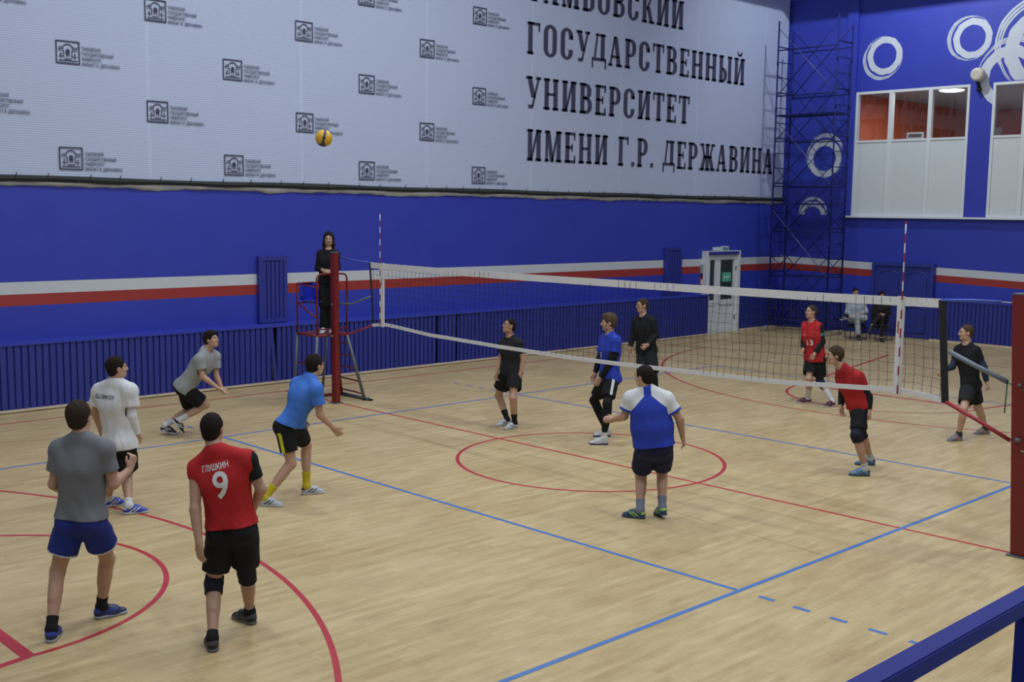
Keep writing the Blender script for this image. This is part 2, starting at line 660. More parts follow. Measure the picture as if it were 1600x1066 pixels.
def cover_left(y0, y1, label, skip=(), XS=XS):
    t = thing('radiator_cover', label, 'radiator cover', (XS, y0, 0), 'blue slatted covers')
    bm = NB()
    slats(y0, y1, lambda p, q, d0, d1, z0, z1, k: box(bm, -0.018, p-y0, z0, 0.0+0.002*(k % 3), q-y0, z1), skip)
    obj('slats', bm, M_SLAT, t)
    bm = NB()
    cuts = [y0] + [c for s in skip for c in s] + [y1]
    for a, b in zip(cuts[0::2], cuts[1::2]):
        box(bm, -0.05, a-y0, 0.05, -0.03, b-y0, 1.085)
    obj('backing', bm, M_SLAT, t)
    bm = NB()
    box(bm, XW-XS+0.002, 0, 1.085, 0.02, y1-y0, 1.125)
    obj('ledge', bm, M_LEDGE, t)
    for e in (0.0, y1-y0-0.02):
        bm = NB()
        box(bm, XW-XS+0.002, e, 0.05, -0.03, e+0.02, 1.085)
        obj('end_panel', bm, M_SLAT, t)
    return t


c1 = cover_left(-14.0, 14.02, 'long blue slatted cover under the banner, along the side wall up to the white door',
                skip=((0.20, 0.36), (4.30, 4.37), (4.86, 4.92)))
bm = NB()
bar(bm, (0.0, 14.22, 1.08), (0.004, 14.31, 0.06), 0.018, 0.075, up=(0, 1, 0))
obj('loose_slat', bm, M_SLAT, c1)
bm = NB()
bar(bm, (-0.10, 14.30, 0.1), (-0.10, 14.30, 1.06), 0.03, 0.03)
bar(bm, (-0.14, 14.28, 0.72), (-0.14, 14.36, 0.72), 0.09, 0.09)
obj('radiator_pipe', bm, M_STEEL, c1)
cover_left(15.84, 17.78, 'short blue slatted cover between the white door and the corner', XS=-4.07)


def cover_far(x0, x1, label):
    d = 0.30
    t = thing('radiator_cover', label, 'radiator cover', (x0, YF-d, 0), 'blue slatted covers')
    bm = NB()
    slats(x0, x1, lambda p, q, d0, d1, z0, z1, k: box(bm, p-x0, -0.002*(k % 3), z0, q-x0, 0.018, z1))
    obj('slats', bm, M_SLAT, t)
    bm = NB()
    box(bm, 0, 0.03, 0.05, x1-x0, 0.05, 1.085)
    obj('backing', bm, M_SLAT, t)
    bm = NB()
    box(bm, 0, -0.02, 1.085, x1-x0, d-0.002, 1.125)
    obj('ledge', bm, M_LEDGE, t)
    for e in (0.0, x1-x0-0.02):
        bm = NB()
        box(bm, e, 0.05, 0.05, e+0.02, d-0.002, 1.085)
        obj('end_panel', bm, M_SLAT, t)


cover_far(XS+0.05, -1.35, 'blue slatted cover on the end wall behind the scaffold tower')
cover_far(0.66, 8.0, 'blue slatted cover on the end wall right of the blue double door')
bm = NB()
box(bm, XS-0.03, -14, 0.018, XS+0.030, 14.02, 0.055)
box(bm, XS-0.03, -14, 0, XS-0.01, 14.02, 0.018)
tag(obj('baseboard_left', bm, M_LIGHTWOOD), 'pale bare wood strip at the foot of the side wall slats', kind='structure')
bm = NB()
box(bm, -4.10, 15.84, 0, -4.058, 17.78, 0.05)
box(bm, 0.66, YF-0.312, 0, 8.0, YF-0.27, 0.05)
box(bm, XS+0.05, YF-0.312, 0, -1.35, YF-0.27, 0.05)
tag(obj('baseboard_far', bm, M_LIGHTWOOD), 'pale bare wood strip at the foot of the end wall slats', kind='structure')


def wall_grille(y0, y1, label):
    z0, z1 = 1.14, 2.41
    t = thing('slatted_grille', label, 'grille', (XW, y0, z0), 'slatted grilles on the side wall')
    d, f = 0.09, 0.08
    bm = NB()
    w, h = y1-y0, z1-z0
    box(bm, 0, 0, 0, d, f, h)
    box(bm, 0, w-f, 0, d, w, h)
    box(bm, 0, f, h-f, d, w-f, h)
    box(bm, 0, f, 0, d, w-f, f)
    obj('frame', bm, M_SLAT, t)
    bm = NB()
    n = 5
    for i in range(n):
        a = f + (w-2*f)*i/n
        box(bm, d-0.05, a+0.014, f, d-0.02, a+(w-2*f)/n-0.006, h-f)
    box(bm, 0, f, f, d-0.07, w-f, h-f)
    obj('slats', bm, M_SLAT, t)


wall_grille(wy(0.46), wy(1.10), 'blue slatted grille breaking the painted bands behind the red referee stand')
wall_grille(wy(13.10), wy(13.80), 'blue slatted grille breaking the painted bands left of the white door')

# white door in the side wall
DX = XW+0.13
dy0, dy1, dz = 14.30, 15.67, 2.20
bm = NB()
f = 0.09
box(bm, XW, dy0-f, 0, DX+0.03, dy0, dz+f)
box(bm, XW, dy1, 0, DX+0.05, dy1+0.13, dz+f)
box(bm, XW, dy0, dz, DX+0.02, dy1, dz+f)
d1 = tag(obj('door_1', bm, M_WHITEPVC), 'white glazed double door in the side wall near the corner', kind='structure')
ym = dy0 + (dy1-dy0)*0.36
for (a, b) in ((dy0, ym), (ym, dy1)):
    bm = NB()
    s = 0.12
    box(bm, XW, a, 0, DX, a+s, dz)
    box(bm, XW, b-s, 0, DX, b, dz)
    box(bm, XW, a+s, dz-0.16, DX, b-s, dz)
    box(bm, XW, a+s, 0, DX, b-s, 0.14)
    box(bm, XW, a+s, 0.78, DX, b-s, 0.92)
    box(bm, XW, a+s, 0.14, DX-0.03, b-s, 0.78)
    lf = obj('door_leaf', bm, M_WHITEPVC, d1)
    bm = NB()
    box(bm, XW+0.02, a+s, 0.92, DX-0.04, b-s, dz-0.16)
    obj('door_glass', bm, mat('dark door glass', (0.035, 0.05, 0.055), 0.08, vary=0.05), lf)
    bm = NB()
    if b == dy1:
        for zz in (1.75, 1.15, 0.35):
            box(bm, DX, b-0.07, zz, DX+0.03, b-0.03, zz+0.10)
        obj('hinge', bm, M_STEEL, lf)
        bm = NB()
        tube(bm, [(DX, a+0.06, 1.10), (DX+0.06, a+0.06, 1.10), (DX+0.06, a+0.06, 0.80), (DX, a+0.06, 0.80)], 0.014)
        obj('handle', bm, M_WHITEPVC, lf)
        bm = NB()
        box(bm, DX-0.04, a+0.26, 1.42, DX-0.025, a+0.66, 1.68)
        pl = obj('exit_plate', bm, mat('green exit plate', (0.10, 0.42, 0.28), 0.5), lf)
        bm = NB()
        box(bm, DX-0.025, a+0.32, 1.53, DX-0.022, a+0.60, 1.57)
        obj('plate_print', bm, M_WHITEPVC, pl)
bm = NB()
box(bm, DX+0.021, dy0, dz-0.01, DX+0.09, dy1, dz+f-0.02)
obj('door_hood', bm, M_SLAT, d1)
t = thing('exit_sign', 'small white and green exit sign above the white door', 'sign', (XW, hit(1131, 389, 0, XW)[1], hit(1131, 393, 0, XW)[2]))
bm = NB()
box(bm, 0, -0.16, 0, 0.05, 0.16, 0.15)
obj('sign_box', bm, M_WHITEPVC, t)
bm = NB()
box(bm, 0.05, -0.12, 0.03, 0.054, 0.12, 0.12)
obj('sign_face', bm, mat('grey green sign face', (0.10, 0.22, 0.20), 0.5), t)
bm = NB()
_e = hit(1118.5, 389, 0, XW)
box(bm, XW, _e[1]-0.15, _e[2]-0.04, XW+0.05, _e[1]+0.15, _e[2]+0.05)
tag(obj('emergency_light', bm, M_WHITEPVC), 'small white emergency light left of the exit sign', 'lamp')
t = thing('fire_alarm_box', 'grey alarm box with a red button left of the white door', 'alarm', (XW, hit(1097, 425, 0, XW)[1], hit(1097, 428, 0, XW)[2]+0.02))
bm = NB()
box(bm, 0, -0.09, 0, 0.07, 0.09, 0.24)
obj('housing', bm, mat('grey green plastic', (0.26, 0.32, 0.30), 0.5), t)
bm = NB()
box(bm, 0, -0.05, -0.16, 0.05, 0.08, -0.03)
obj('call_point', bm, M_RED, t)
bm = NB()
lathe(bm, [(0.03, 0), (0.03, 0.015), (0.0, 0.016)], (0.05, 0.03, -0.09), (1, 0, 0))
obj('button', bm, M_WHITEPVC, t)
t = thing('fire_sign', 'small red and white fire sign below the alarm box', 'sign', (XW, hit(1097, 437, 0, XW)[1], hit(1097, 441.5, 0, XW)[2]-0.09))
bm = NB()
box(bm, 0, -0.11, 0, 0.006, 0.11, 0.24)
obj('sign_panel', bm, mat('red sign', (0.40, 0.05, 0.05), 0.5), t)
bm = NB()
box(bm, 0.006, -0.06, 0.05, 0.009, 0.06, 0.19)
obj('pictogram', bm, M_WHITEPVC, t)
t2 = NB()
box(t2, 0.009, -0.025, 0.08, 0.011, 0.03, 0.16)
obj('pictogram', t2, M_RED, t)

# blue double door in the end wall
M_DOORB = mat('blue painted door', (0.024, 0.038, 0.250), 0.4, vary=0.1, scale=3)
fx0, fx1, fz = -1.18, 0.62, 2.05
bm = NB()
box(bm, fx0, YF-0.16, 0, fx0+0.09, YF, fz)
box(bm, fx1-0.09, YF-0.16, 0, fx1, YF, fz)
box(bm, fx0+0.09, YF-0.16, fz-0.10, fx1-0.09, YF, fz)
d2 = tag(obj('door_2', bm, M_DOORB), 'blue panelled double door in the end wall', kind='structure')
xm = (fx0+fx1)/2
for a, b in ((fx0+0.09, xm-0.004), (xm+0.004, fx1-0.09)):
    bm = NB()
    box(bm, a, YF-0.10, 0.01, b, YF-0.02, fz-0.10)
    lf = obj('door_leaf', bm, M_DOORB, d2)
    bm = NB()
    for z0, z1 in ((0.16, 0.78), (0.92, fz-0.32)):
        x0, x1 = a+0.12, b-0.12
        pts = [(x0, z0), (x1, z0), (x1, z1)]
        pts += [(x1-(x1-x0)*i/8, z1+0.10*math.sin(math.pi*i/8)) for i in range(1, 8)] + [(x0, z1)]
        tube(bm, [(x, YF-0.105, z) for x, z in pts], 0.018, 6, closed=True)
    obj('moulding', bm, M_DOORB, lf)

# drum-shaped fixture between the windows
t = thing('horn_speaker', 'cream drum-shaped loudspeaker on the blue pier between the windows', 'speaker', (1.53, YF-0.03, 6.93))
bm = NB()
lathe(bm, [(0.05, -0.04), (0.155, -0.05), (0.17, -0.10), (0.17, -0.24), (0.15, -0.28), (0.10, -0.29), (0.0, -0.27)], (0, 0, 0.05), (0, 1, 0.1))
obj('drum', bm, mat('cream plastic', (0.55, 0.53, 0.45), 0.5), t)
bm = NB()
bar(bm, (0, -0.02, -0.32), (0, -0.10, -0.16), 0.05)
lathe(bm, [(0.05, 0), (0.07, -0.05), (0.05, -0.11), (0.0, -0.12)], (0, -0.05, -0.28), (0, 0, 1))
obj('bracket', bm, M_BLACK, t)

# ------------------------------------------------------------------ banner
def banner_mat():
    m = bpy.data.materials.new('perforated banner fabric')
    m.use_nodes = True
    nt = m.node_tree
    b = nt.nodes['Principled BSDF']
    b.inputs['Roughness'].default_value = 0.75
    tc = nt.nodes.new('ShaderNodeTexCoord')
    wv = nt.nodes.new('ShaderNodeTexWave')
    wv.bands_direction = 'Z'
    wv.inputs['Scale'].default_value = 8.5
    wv.inputs['Distortion'].default_value = 0.25
    nt.links.new(tc.outputs['Object'], wv.inputs['Vector'])
    sp = nt.nodes.new('ShaderNodeSeparateXYZ')
    nt.links.new(tc.outputs['Object'], sp.inputs[0])
    # welded seams every 3.2 m
    fr = nt.nodes.new('ShaderNodeMath')
    fr.operation = 'PINGPONG'
    fr.inputs[1].default_value = 1.565
    sh = nt.nodes.new('ShaderNodeMath')
    sh.operation = 'ADD'
    sh.inputs[1].default_value = 1.95
    nt.links.new(sp.outputs['Y'], sh.inputs[0])
    nt.links.new(sh.outputs[0], fr.inputs[0])
    lt = nt.nodes.new('ShaderNodeMath')
    lt.operation = 'LESS_THAN'
    lt.inputs[1].default_value = 0.03
    nt.links.new(fr.outputs[0], lt.inputs[0])
    mx = nt.nodes.new('ShaderNodeMix')
    mx.data_type = 'RGBA'
    mx.inputs[6].default_value = BAN_A + (1,)
    mx.inputs[7].default_value = BAN_B + (1,)
    nt.links.new(wv.outputs['Fac'], mx.inputs[0])
    mx2 = nt.nodes.new('ShaderNodeMix')
    mx2.data_type = 'RGBA'
    nt.links.new(lt.outputs[0], mx2.inputs[0])
    nt.links.new(mx.outputs[2], mx2.inputs[6])
    mx2.inputs[7].default_value = tuple(c*1.04 for c in BAN_B) + (1,)
    nt.links.new(mx2.outputs[2], b.inputs['Base Color'])
    bp = nt.nodes.new('ShaderNodeBump')
    bp.inputs['Strength'].default_value = 0.25
    bp.inputs['Distance'].default_value = 0.01
    nt.links.new(wv.outputs['Fac'], bp.inputs['Height'])
    nt.links.new(bp.outputs[0], b.inputs['Normal'])
    return m


BAN_A = (0.385, 0.44, 0.60)
BAN_B = (0.425, 0.485, 0.645)
M_BAN = banner_mat()
M_PRINT = mat('dark banner print', (0.040, 0.042, 0.082), 0.7, vary=0.1)
M_PRINT2 = mat('grey banner print', (0.10, 0.11, 0.16), 0.7, vary=0.1)
BX = 0.07
BZ0 = wz(3.80)
ban = thing('banner', 'huge pale grey banner with dark Cyrillic lettering on the long side wall', 'banner', (XW, 0, 0))
bm = NB()
ny, nz = 90, 24
gr = []
for i in range(ny+1):
    y = YB+0.2+(YF-0.12-YB-0.2)*i/ny
    gr.append([bm.verts.new((BX-0.012+0.006*math.sin(y*2.1)*math.sin(k*0.7), y, BZ0+(11.4-BZ0)*k/nz)) for k in range(nz+1)])
for i in range(ny):
    for k in range(nz):
        f = bm.faces.new((gr[i][k], gr[i+1][k], gr[i+1][k+1], gr[i][k+1]))
        f.smooth = True
obj('fabric', bm, M_BAN, ban)
bm = NB()
M_DNET = mat('dark green netting', (0.022, 0.030, 0.026), 0.9, vary=0.3, scale=30)
n = 260
pr = None
rnd = random.Random(4)
for i in range(n+1):
    y = YB+0.2+(YF-0.1-YB-0.2)*i/n
    z0 = BZ0-0.085+0.012*math.sin(y*3)+rnd.uniform(-.006, .006)
    z1 = BZ0+0.012+0.008*math.sin(y*1.3)
    p = [bm.verts.new((BX+0.0, y, z0)), bm.verts.new((BX+0.035, y, (z0+z1)/2)), bm.verts.new((BX+0.005, y, z1))]
    if pr:
        for a in range(2):
            bm.faces.new((pr[a], p[a], p[a+1], pr[a+1]))
    pr = p
y = -9.0
while y < 18:
    tube(bm, [(BX+0.02, y, BZ0-0.03), (BX+0.03, y+0.03, BZ0+0.06)], 0.008, 4)
    y += 0.62+rnd.uniform(-.15, .15)
obj('bottom_netting', bm, M_DNET, ban)
bm = NB()
pr = None
sag = 0
for i in range(n+1):
    y = YB+0.2+(YF-0.1-YB-0.2)*i/n
    z1 = BZ0-0.08
    sag = 0.035*max(0, math.sin(y*1.9+1.4*math.sin(y*0.7)))**3
    z0 = BZ0-0.155-sag+rnd.uniform(-.012, .012)
    p = [bm.verts.new((0.015, y, z0)), bm.verts.new((0.055+0.01*math.sin(y*5), y, (z0+z1)/2)), bm.verts.new((0.05, y, z1))]
    if pr:
        for a in range(2):
            f = bm.faces.new((pr[a], p[a], p[a+1], pr[a+1]))
            f.smooth = True
    pr = p
obj('ragged_lining', bm, mat('grey lining cloth', (0.36, 0.36, 0.34), 0.85, vary=0.25, scale=4), ban)

# condensed slab letters, drawn in a 100-unit cap height: lists of polygons
ST, TH = 19.0, 8.0


def R(x0, y0, x1, y1):
    return [(x0, y0), (x1, y0), (x1, y1), (x0, y1)]


def stem(x, y0=0, y1=100, top=True, bot=True, w=ST, e=5):
    q = [R(x, y0, x+w, y1)]
    if bot:
        q.append(R(x-e, y0, x+w+e, y0+TH))
    if top:
        q.append(R(x-e, y1-TH, x+w+e, y1))
    return q


def dia(x0, y0, x1, y1, w):
    return [[(x0, y0), (x0+w, y0), (x1+w, y1), (x1, y1)]]


def bowl(x0, y0, x1, y1, w=ST, th=TH+1, half=False, gap=None, n=10):
    """rounded-rectangle ring; half keeps the right side; gap = (ya, yb) opens the right side"""
    rx = min((x1-x0)*(0.95 if half else 0.5), 30)
    ry = min((y1-y0)*0.42, 26)
    q = []

    def corner(cx, cz, a0, a1):
        pr = None
        for i in range(n+1):
            a = math.radians(a0+(a1-a0)*i/n)
            o = (cx+rx*math.cos(a), cz+ry*math.sin(a))
            ii = (cx+(rx-w)*math.cos(a) if rx > w else cx, cz+(ry-th)*math.sin(a))
            if pr:
                q.append([pr[0], o, ii, pr[1]])
            pr = (o, ii)
    corner(x1-rx, y1-ry, 0, 90)
    corner(x1-rx, y0+ry, 270, 360)
    if not half:
        corner(x0+rx, y1-ry, 90, 180)
        corner(x0+rx, y0+ry, 180, 270)
        q.append(R(x0, y0+ry, x0+w, y1-ry))
    lx = x0 if half else x0+rx
    if x1-rx > lx:
        q.append(R(lx, y1-th, x1-rx, y1))
        q.append(R(lx, y0, x1-rx, y0+th))
    if gap:
        if y1-ry > gap[1]:
            q.append(R(x1-w, gap[1], x1, y1-ry))
        if gap[0] > y0+ry:
            q.append(R(x1-w, y0+ry, x1, gap[0]))
    else:
        q.append(R(x1-w, y0+ry, x1, y1-ry))
    return q


def glyph(c):
    if c == 'Г':
        return 64, stem(8) + [R(8, 92, 60, 100), R(53, 74, 60, 100)]
    if c == 'О':
        return 70, bowl(5, -1, 65, 101)
    if c == 'С':
        return 68, bowl(5, -1, 62, 101, gap=(32, 66)) + [R(50, 66, 62, 78)]
    if c == 'У':
        return 68, dia(6, 100, 26, 34, ST) + dia(54, 100, 26, 6, 9) + [R(1, 92, 30, 100), R(44, 92, 68, 100), R(12, 0, 34, 10)]
    if c == 'Д':
        return 76, dia(12, 20, 24, 100, 9) + [R(46, 14, 46+ST, 100), R(20, 92, 70, 100), R(2, 10, 74, 20), R(2, -14, 9, 14), R(67, -14, 74, 14)]
    if c == 'А':
        return 74, dia(6, 0, 28, 100, 9) + dia(46, 0, 27, 100, ST) + [R(0, 0, 22, 8), R(40, 0, 72, 8), R(16, 28, 56, 36)]
    if c == 'Р':
        return 66, stem(8) + bowl(20, 40, 62, 100, half=True)
    if c == 'Т':
        return 68, stem(25, top=False) + [R(3, 92, 65, 100), R(3, 72, 10, 100), R(58, 72, 65, 100)]
    if c == 'В':
        return 68, stem(8) + bowl(20, 47, 60, 100, half=True) + bowl(20, 0, 64, 55, half=True)
    if c == 'Е':
        return 62, stem(8) + [R(8, 92, 57, 100), R(50, 76, 57, 100), R(8, 0, 58, 8), R(51, 0, 58, 24), R(8, 47, 44, 55), R(38, 38, 44, 64)]
    if c == 'Н':
        return 76, stem(8) + stem(49) + [R(20, 46, 55, 54)]
    if c == 'Ы':
        return 88, stem(8, top=True) + bowl(20, 0, 54, 56, half=True) + stem(62)
    if c == 'И':
        return 76, stem(8) + stem(49) + dia(20, 8, 46, 92, 10)
    if c == 'Й':
        w, q = glyph('И')
        return w, q + bowl(24, 108, 52, 132, w=8, th=7)[10:20] + [R(22, 116, 30, 124), R(46, 116, 54, 124), R(26, 108, 50, 116)]
    if c == 'М':
        return 90, stem(8, w=11) + stem(63) + dia(31, 0, 12, 100, ST*0.9) + dia(36, 0, 62, 100, 9)
    if c == 'Б':
        return 66, stem(8) + bowl(20, 0, 62, 58, half=True) + [R(8, 92, 58, 100), R(51, 76, 58, 100)]
    if c == 'К':
        return 74, stem(8) + dia(24, 44, 54, 100, 10) + dia(48, 0, 28, 56, ST) + [R(46, 92, 72, 100), R(42, 0, 74, 8)]
    if c == 'Ж':
        return 104, stem(43) + dia(64, 44, 82, 100, 10) + dia(78, 0, 60, 56, ST) + dia(31, 44, 13, 100, 10) + dia(8, 0, 26, 56, ST) + \
            [R(76, 92, 102, 100), R(72, 0, 104, 8), R(3, 92, 29, 100), R(1, 0, 33, 8), R(30, 46, 70, 54)]
    if c == '.':
        return 26, [R(6, 0, 22, 15)]
    return 34, []


def lettering(txt, y0, y1, z0, cap):
    gl = [glyph(c) for c in txt]
    sp = 9.0
    tot = sum(w for w, _ in gl) + sp*(len(gl)-1)
    sx = (y1-y0)/tot
    sz = cap/100
    bm = NB()
    x = 0
    for i, (w, q) in enumerate(gl):
        for poly in q:
            vs = [bm.verts.new((BX+0.004+0.0003*(i % 2), y0+(x+a)*sx, z0+b*sz)) for a, b in poly]
            try:
                f = bm.faces.new(vs)
                f.normal_update()
                if f.normal.x < 0:
                    f.normal_flip()
            except ValueError:
                pass
        x += w+sp
    return obj('lettering', bm, M_PRINT, ban)


for txt, a, b, z in (('ТАМБОВСКИЙ', 7.66, 13.60, 8.21), ('ГОСУДАРСТВЕННЫЙ', 7.68, 16.50, 6.99),
                     ('УНИВЕРСИТЕТ', 7.68, 13.97, 5.745), ('ИМЕНИ Г.Р. ДЕРЖАВИНА', 7.72, 18.10, 4.52)):
    lettering(txt, wy(a), wy(b), wz(z), 0.715)


def text_mesh(s, size, spacing=1.0, font_bold=False):
    cu = bpy.data.curves.new('t', 'FONT')
    cu.body = s
    cu.size = size
    cu.space_character = spacing
    cu.resolution_u = 3
    if font_bold:
        cu.offset = size*0.018
    o = bpy.data.objects.new('t', cu)
    COL.objects.link(o)
    dg = bpy.context.evaluated_depsgraph_get()
    me = bpy.data.meshes.new_from_object(o.evaluated_get(dg))
    bpy.data.objects.remove(o)
    bpy.data.curves.remove(cu)
    return me


# one emblem: framed building pictogram; one caption: four small lines
def emblem_mesh():
    bm = NB()

    def q(y0, z0, y1, z1):
        bm.faces.new([bm.verts.new((0, y, z)) for y, z in ((y0, z0), (y1, z0), (y1, z1), (y0, z1))])
    w, h, e = 0.40, 0.375, 0.022
    q(0, 0, w, e), q(0, h-e, w, h), q(0, e, e, h-e), q(w-e, e, w, h-e)
    cx, cz = 0.2, 0.22
    for r0, r1, a0, a1 in ((0.085, 0.103, 20, 160),):
        pr = None
        for i in range(17):
            a = math.radians(a0+(a1-a0)*i/16)
            p = [bm.verts.new((0, cx+r*math.cos(a), cz+r*math.sin(a)*1.05)) for r in (r0, r1)]
            if pr:
                bm.faces.new((pr[0], pr[1], p[1], p[0]))
            pr = p
    bm.faces.new([bm.verts.new((0, cx+0.035*math.cos(a), 0.20+0.045*math.sin(a))) for a in [i*math.pi/8 for i in range(16)]])
    q(cx-0.028, 0.12, cx-0.010, 0.19), q(cx+0.010, 0.12, cx+0.028, 0.19)
    for s in (-1, 1):
        x = cx+s*0.115
        q(x-0.006, 0.075, x+0.006, 0.17), q(x-0.035, 0.115, x+0.035, 0.128), q(x-0.02, 0.155, x+0.02, 0.165)
        q(x-0.045, 0.235, x+0.045, 0.250), q(x-0.04, 0.205, x+0.04, 0.215), q(x-0.03, 0.265, x+0.045*(s > 0)+0.02, 0.275)
        q(x-0.045, 0.055, x+0.045, 0.064)
        q(cx+s*0.068-0.007, 0.10, cx+s*0.068+0.007, 0.22)
    q(0.05, 0.042, w-0.05, 0.052), q(cx-0.07, 0.06, cx+0.07, 0.076), q(cx-0.05, 0.083, cx+0.05, 0.094)
    me = bpy.data.meshes.new('printed_emblem')
    bm.to_mesh(me)
    bm.free()
    me.materials.append(M_PRINT)
    return me


EM = emblem_mesh()
CAPM = None
bmc = NB()
for i, s in enumerate(('ТАМБОВСКИЙ', 'ГОСУДАРСТВЕННЫЙ', 'УНИВЕРСИТЕТ', 'ИМЕНИ Г.Р. ДЕРЖАВИНА')):
    tm = text_mesh(s, 0.082, 1.0, True)
    xs = [v.co.x for v in tm.vertices]
    want = (0.33, 0.55, 0.34, 0.66)[i]
    k = want/max(max(xs), 0.01)
    tm.transform(Matrix(((0, 0, 0, 0), (k, 0, 0, 0), (0, 0.95, 0, 0.245-0.083*i), (0, 0, 0, 1))))
    bmc.from_mesh(tm)
    bpy.data.meshes.remove(tm)
CAPM = bpy.data.meshes.new('printed_caption')
bmc.to_mesh(CAPM)
bmc.free()
CAPM.materials.append(M_PRINT2)
spots = []
for c, y in enumerate((-6.5, -4.93, -3.36, -1.765, -0.245, 1.345, 2.865, 4.48, 6.005)):
    for r in range(-1, 3):
        z = (3.93 + 1.765*r) if c % 2 == 0 else (4.82+1.765*r)
        if 3.9 < z < 8.4:
            spots.append((y, z))
for y, z in spots:
    o = link('printed_emblem', EM, ban, (BX+0.005, wy(y), wz(z)))
    o2 = link('printed_caption', CAPM, o, (0, 0.43, 0))

# ------------------------------------------------------------------ net, posts, antennas
NT = [(-0.44, 2.455), (-0.06, 2.448), (1.5, 2.438), (2.93, 2.436), (5.3, 2.445), (6.68, 2.452), (8.04, 2.462), (9.30, 2.482)]
NBT = [(-0.37, 1.43), (-0.06, 1.468), (0.3, 1.45), (1.06, 1.398), (2.64, 1.365), (4.04, 1.350), (5.0, 1.356), (6.72, 1.39), (7.43, 1.405), (8.86, 1.492), (9.08, 1.485), (9.40, 1.44)]


def ev(tab, x):
    return float(np.interp(x, [a for a, _ in tab], [b for _, b in tab]))


net = thing('volleyball_net', 'long black mesh volleyball net with white tapes between two red posts', 'net', (4.5, 0, 0))
NX = 4.5
bm = NB()
th = 0.0031
x = -0.36
rnd = random.Random(9)
while x < 9.36:
    prev = None
    for k in range(11):
        t = k/10
        z = ev(NT, x)*(1-t)+ev(NBT, x)*t
        p = (x-NX+0.012*math.sin(k*0.8+x*3)*math.sin(math.pi*t), 0.008*math.sin(x*2+k), z)
        if prev:
            bar(bm, prev, p, th)
        prev = p
    x += 0.1
for k in range(1, 10):
    t = k/10
    prev = None
    x = -0.40
    while x < 9.38:
        z = ev(NT, x)*(1-t)+ev(NBT, x)*t
        p = (x-NX, 0.008*math.sin(x*2+k), z+0.010*math.sin(x*1.7+k*1.1)+0.006*math.sin(x*31.4))
        if prev:
            bar(bm, prev, p, th)
        prev = p
        x += 0.05
obj('net_mesh', bm, M_NET, net)


def tape(name, tab, dz0, dz1, m, x0, x1, thick=0.012, steps=80):
    bm = NB()
    pr = None
    for i in range(steps+1):
        x = x0+(x1-x0)*i/steps
        z = ev(tab, x)
        wv = 0.004*math.sin(x*9)+0.003*math.sin(x*23)
        p = [bm.verts.new((x-NX, s*thick/2+wv, z+q)) for s, q in ((-1, dz0), (1, dz0), (1, dz1), (-1, dz1))]
        if pr:
            for a in range(4):
                bm.faces.new((pr[a], pr[(a+1) % 4], p[(a+1) % 4], p[a]))
        else:
            bm.faces.new(p[::-1])
        pr = p
    bm.faces.new(pr)
    bmesh.ops.recalc_face_normals(bm, faces=bm.faces)
    return obj(name, bm, m, net)


tape('top_tape', NT, -0.085, 0.008, M_WTAPE, -0.44, 9.30)
tape('bottom_tape', NBT, -0.03, 0.022, M_WTAPE, -0.37, 9.40)
for x, w in ((-0.085, 0.075), (8.87, 0.08)):
    bm = NB()
    bar(bm, (x-NX, -0.012, ev(NBT, x)-0.045), (x-NX, -0.012, ev(NT, x)+0.015), w, 0.02, up=(0, 1, 0))
    sb = obj('side_tape', bm, M_WTAPE, net)
    bm = NB()
    for k in range(6):
        box(bm, x-NX-0.028, -0.0245, 2.10+k*0.022, x-NX-0.006, -0.022, 2.114+k*0.022)
    obj('red_print', bm, mat('red print', (0.35, 0.03, 0.04), 0.6), sb)
bm = NB()
bar(bm, (-0.44-NX, 0, 2.46), (-0.35-NX, 0, 1.41), 0.035, 0.012, up=(0, 1, 0))
obj('edge_binding', bm, M_BLACK, net)
bm = NB()
bar(bm, (9.31-NX, 0, 2.48), (9.40-NX, 0, 1.42), 0.075, 0.014, up=(0, 1, 0))
obj('edge_binding', bm, M_BLACK, net)
PL, PR = (-1.33, -0.06), (10.24, -0.03)
M_BROPE = mat('blue rope sleeve', (0.045, 0.085, 0.42), 0.6, vary=0.15)
M_GROPE = mat('grey rope sleeve', (0.13, 0.16, 0.20), 0.6, vary=0.2, scale=20)
M_RROPE = mat('red rope sleeve', (0.30, 0.018, 0.03), 0.6, vary=0.15)
M_GCORD = mat('green cord', (0.02, 0.14, 0.07), 0.8)
M_CORD = mat('pale cord', (0.36, 0.36, 0.33), 0.8)


def rope(name, pts, r, m):
    bm = NB()
    tube(bm, [(a-NX, b, c) for a, b, c in pts], r, 8)
    return obj(name, bm, m, net)


rope('blue_rope_sleeve', [(9.30, 0, 2.475), (9.6, 0, 2.495), (9.92, -0.01, 2.50)], 0.016, M_BROPE)
rope('tension_cord', [(9.92, -0.01, 2.50), (10.19, -0.02, 2.50)], 0.006, M_CORD)
rope('grey_rope_sleeve', [(9.42, -0.01, 1.955), (9.7, -0.015, 1.84), (10.03, -0.02, 1.715)], 0.026, M_GROPE)
rope('green_cord', [(10.03, -0.02, 1.715), (10.12, -0.04, 1.67), (10.24, -0.115, 1.66), (10.33, -0.05, 1.70)], 0.007, M_GCORD)
rope('green_cord', [(10.03, -0.02, 1.715), (10.03, -0.03, 1.58), (10.02, -0.02, 1.40)], 0.007, M_GCORD)
rope('red_rope_sleeve', [(9.41, 0, 1.43), (9.75, -0.01, 1.29), (10.09, -0.02, 1.135)], 0.022, M_RROPE)
rope('tension_cord', [(10.09, -0.02, 1.135), (10.17, -0.06, 1.08), (10.26, -0.115, 1.06), (10.35, -0.04, 1.08)], 0.006, M_CORD)
rope('blue_rope_sleeve', [(-0.44, 0, 2.455), (-0.9, 0, 2.475), (-1.28, 0, 2.525)], 0.014, M_BROPE)
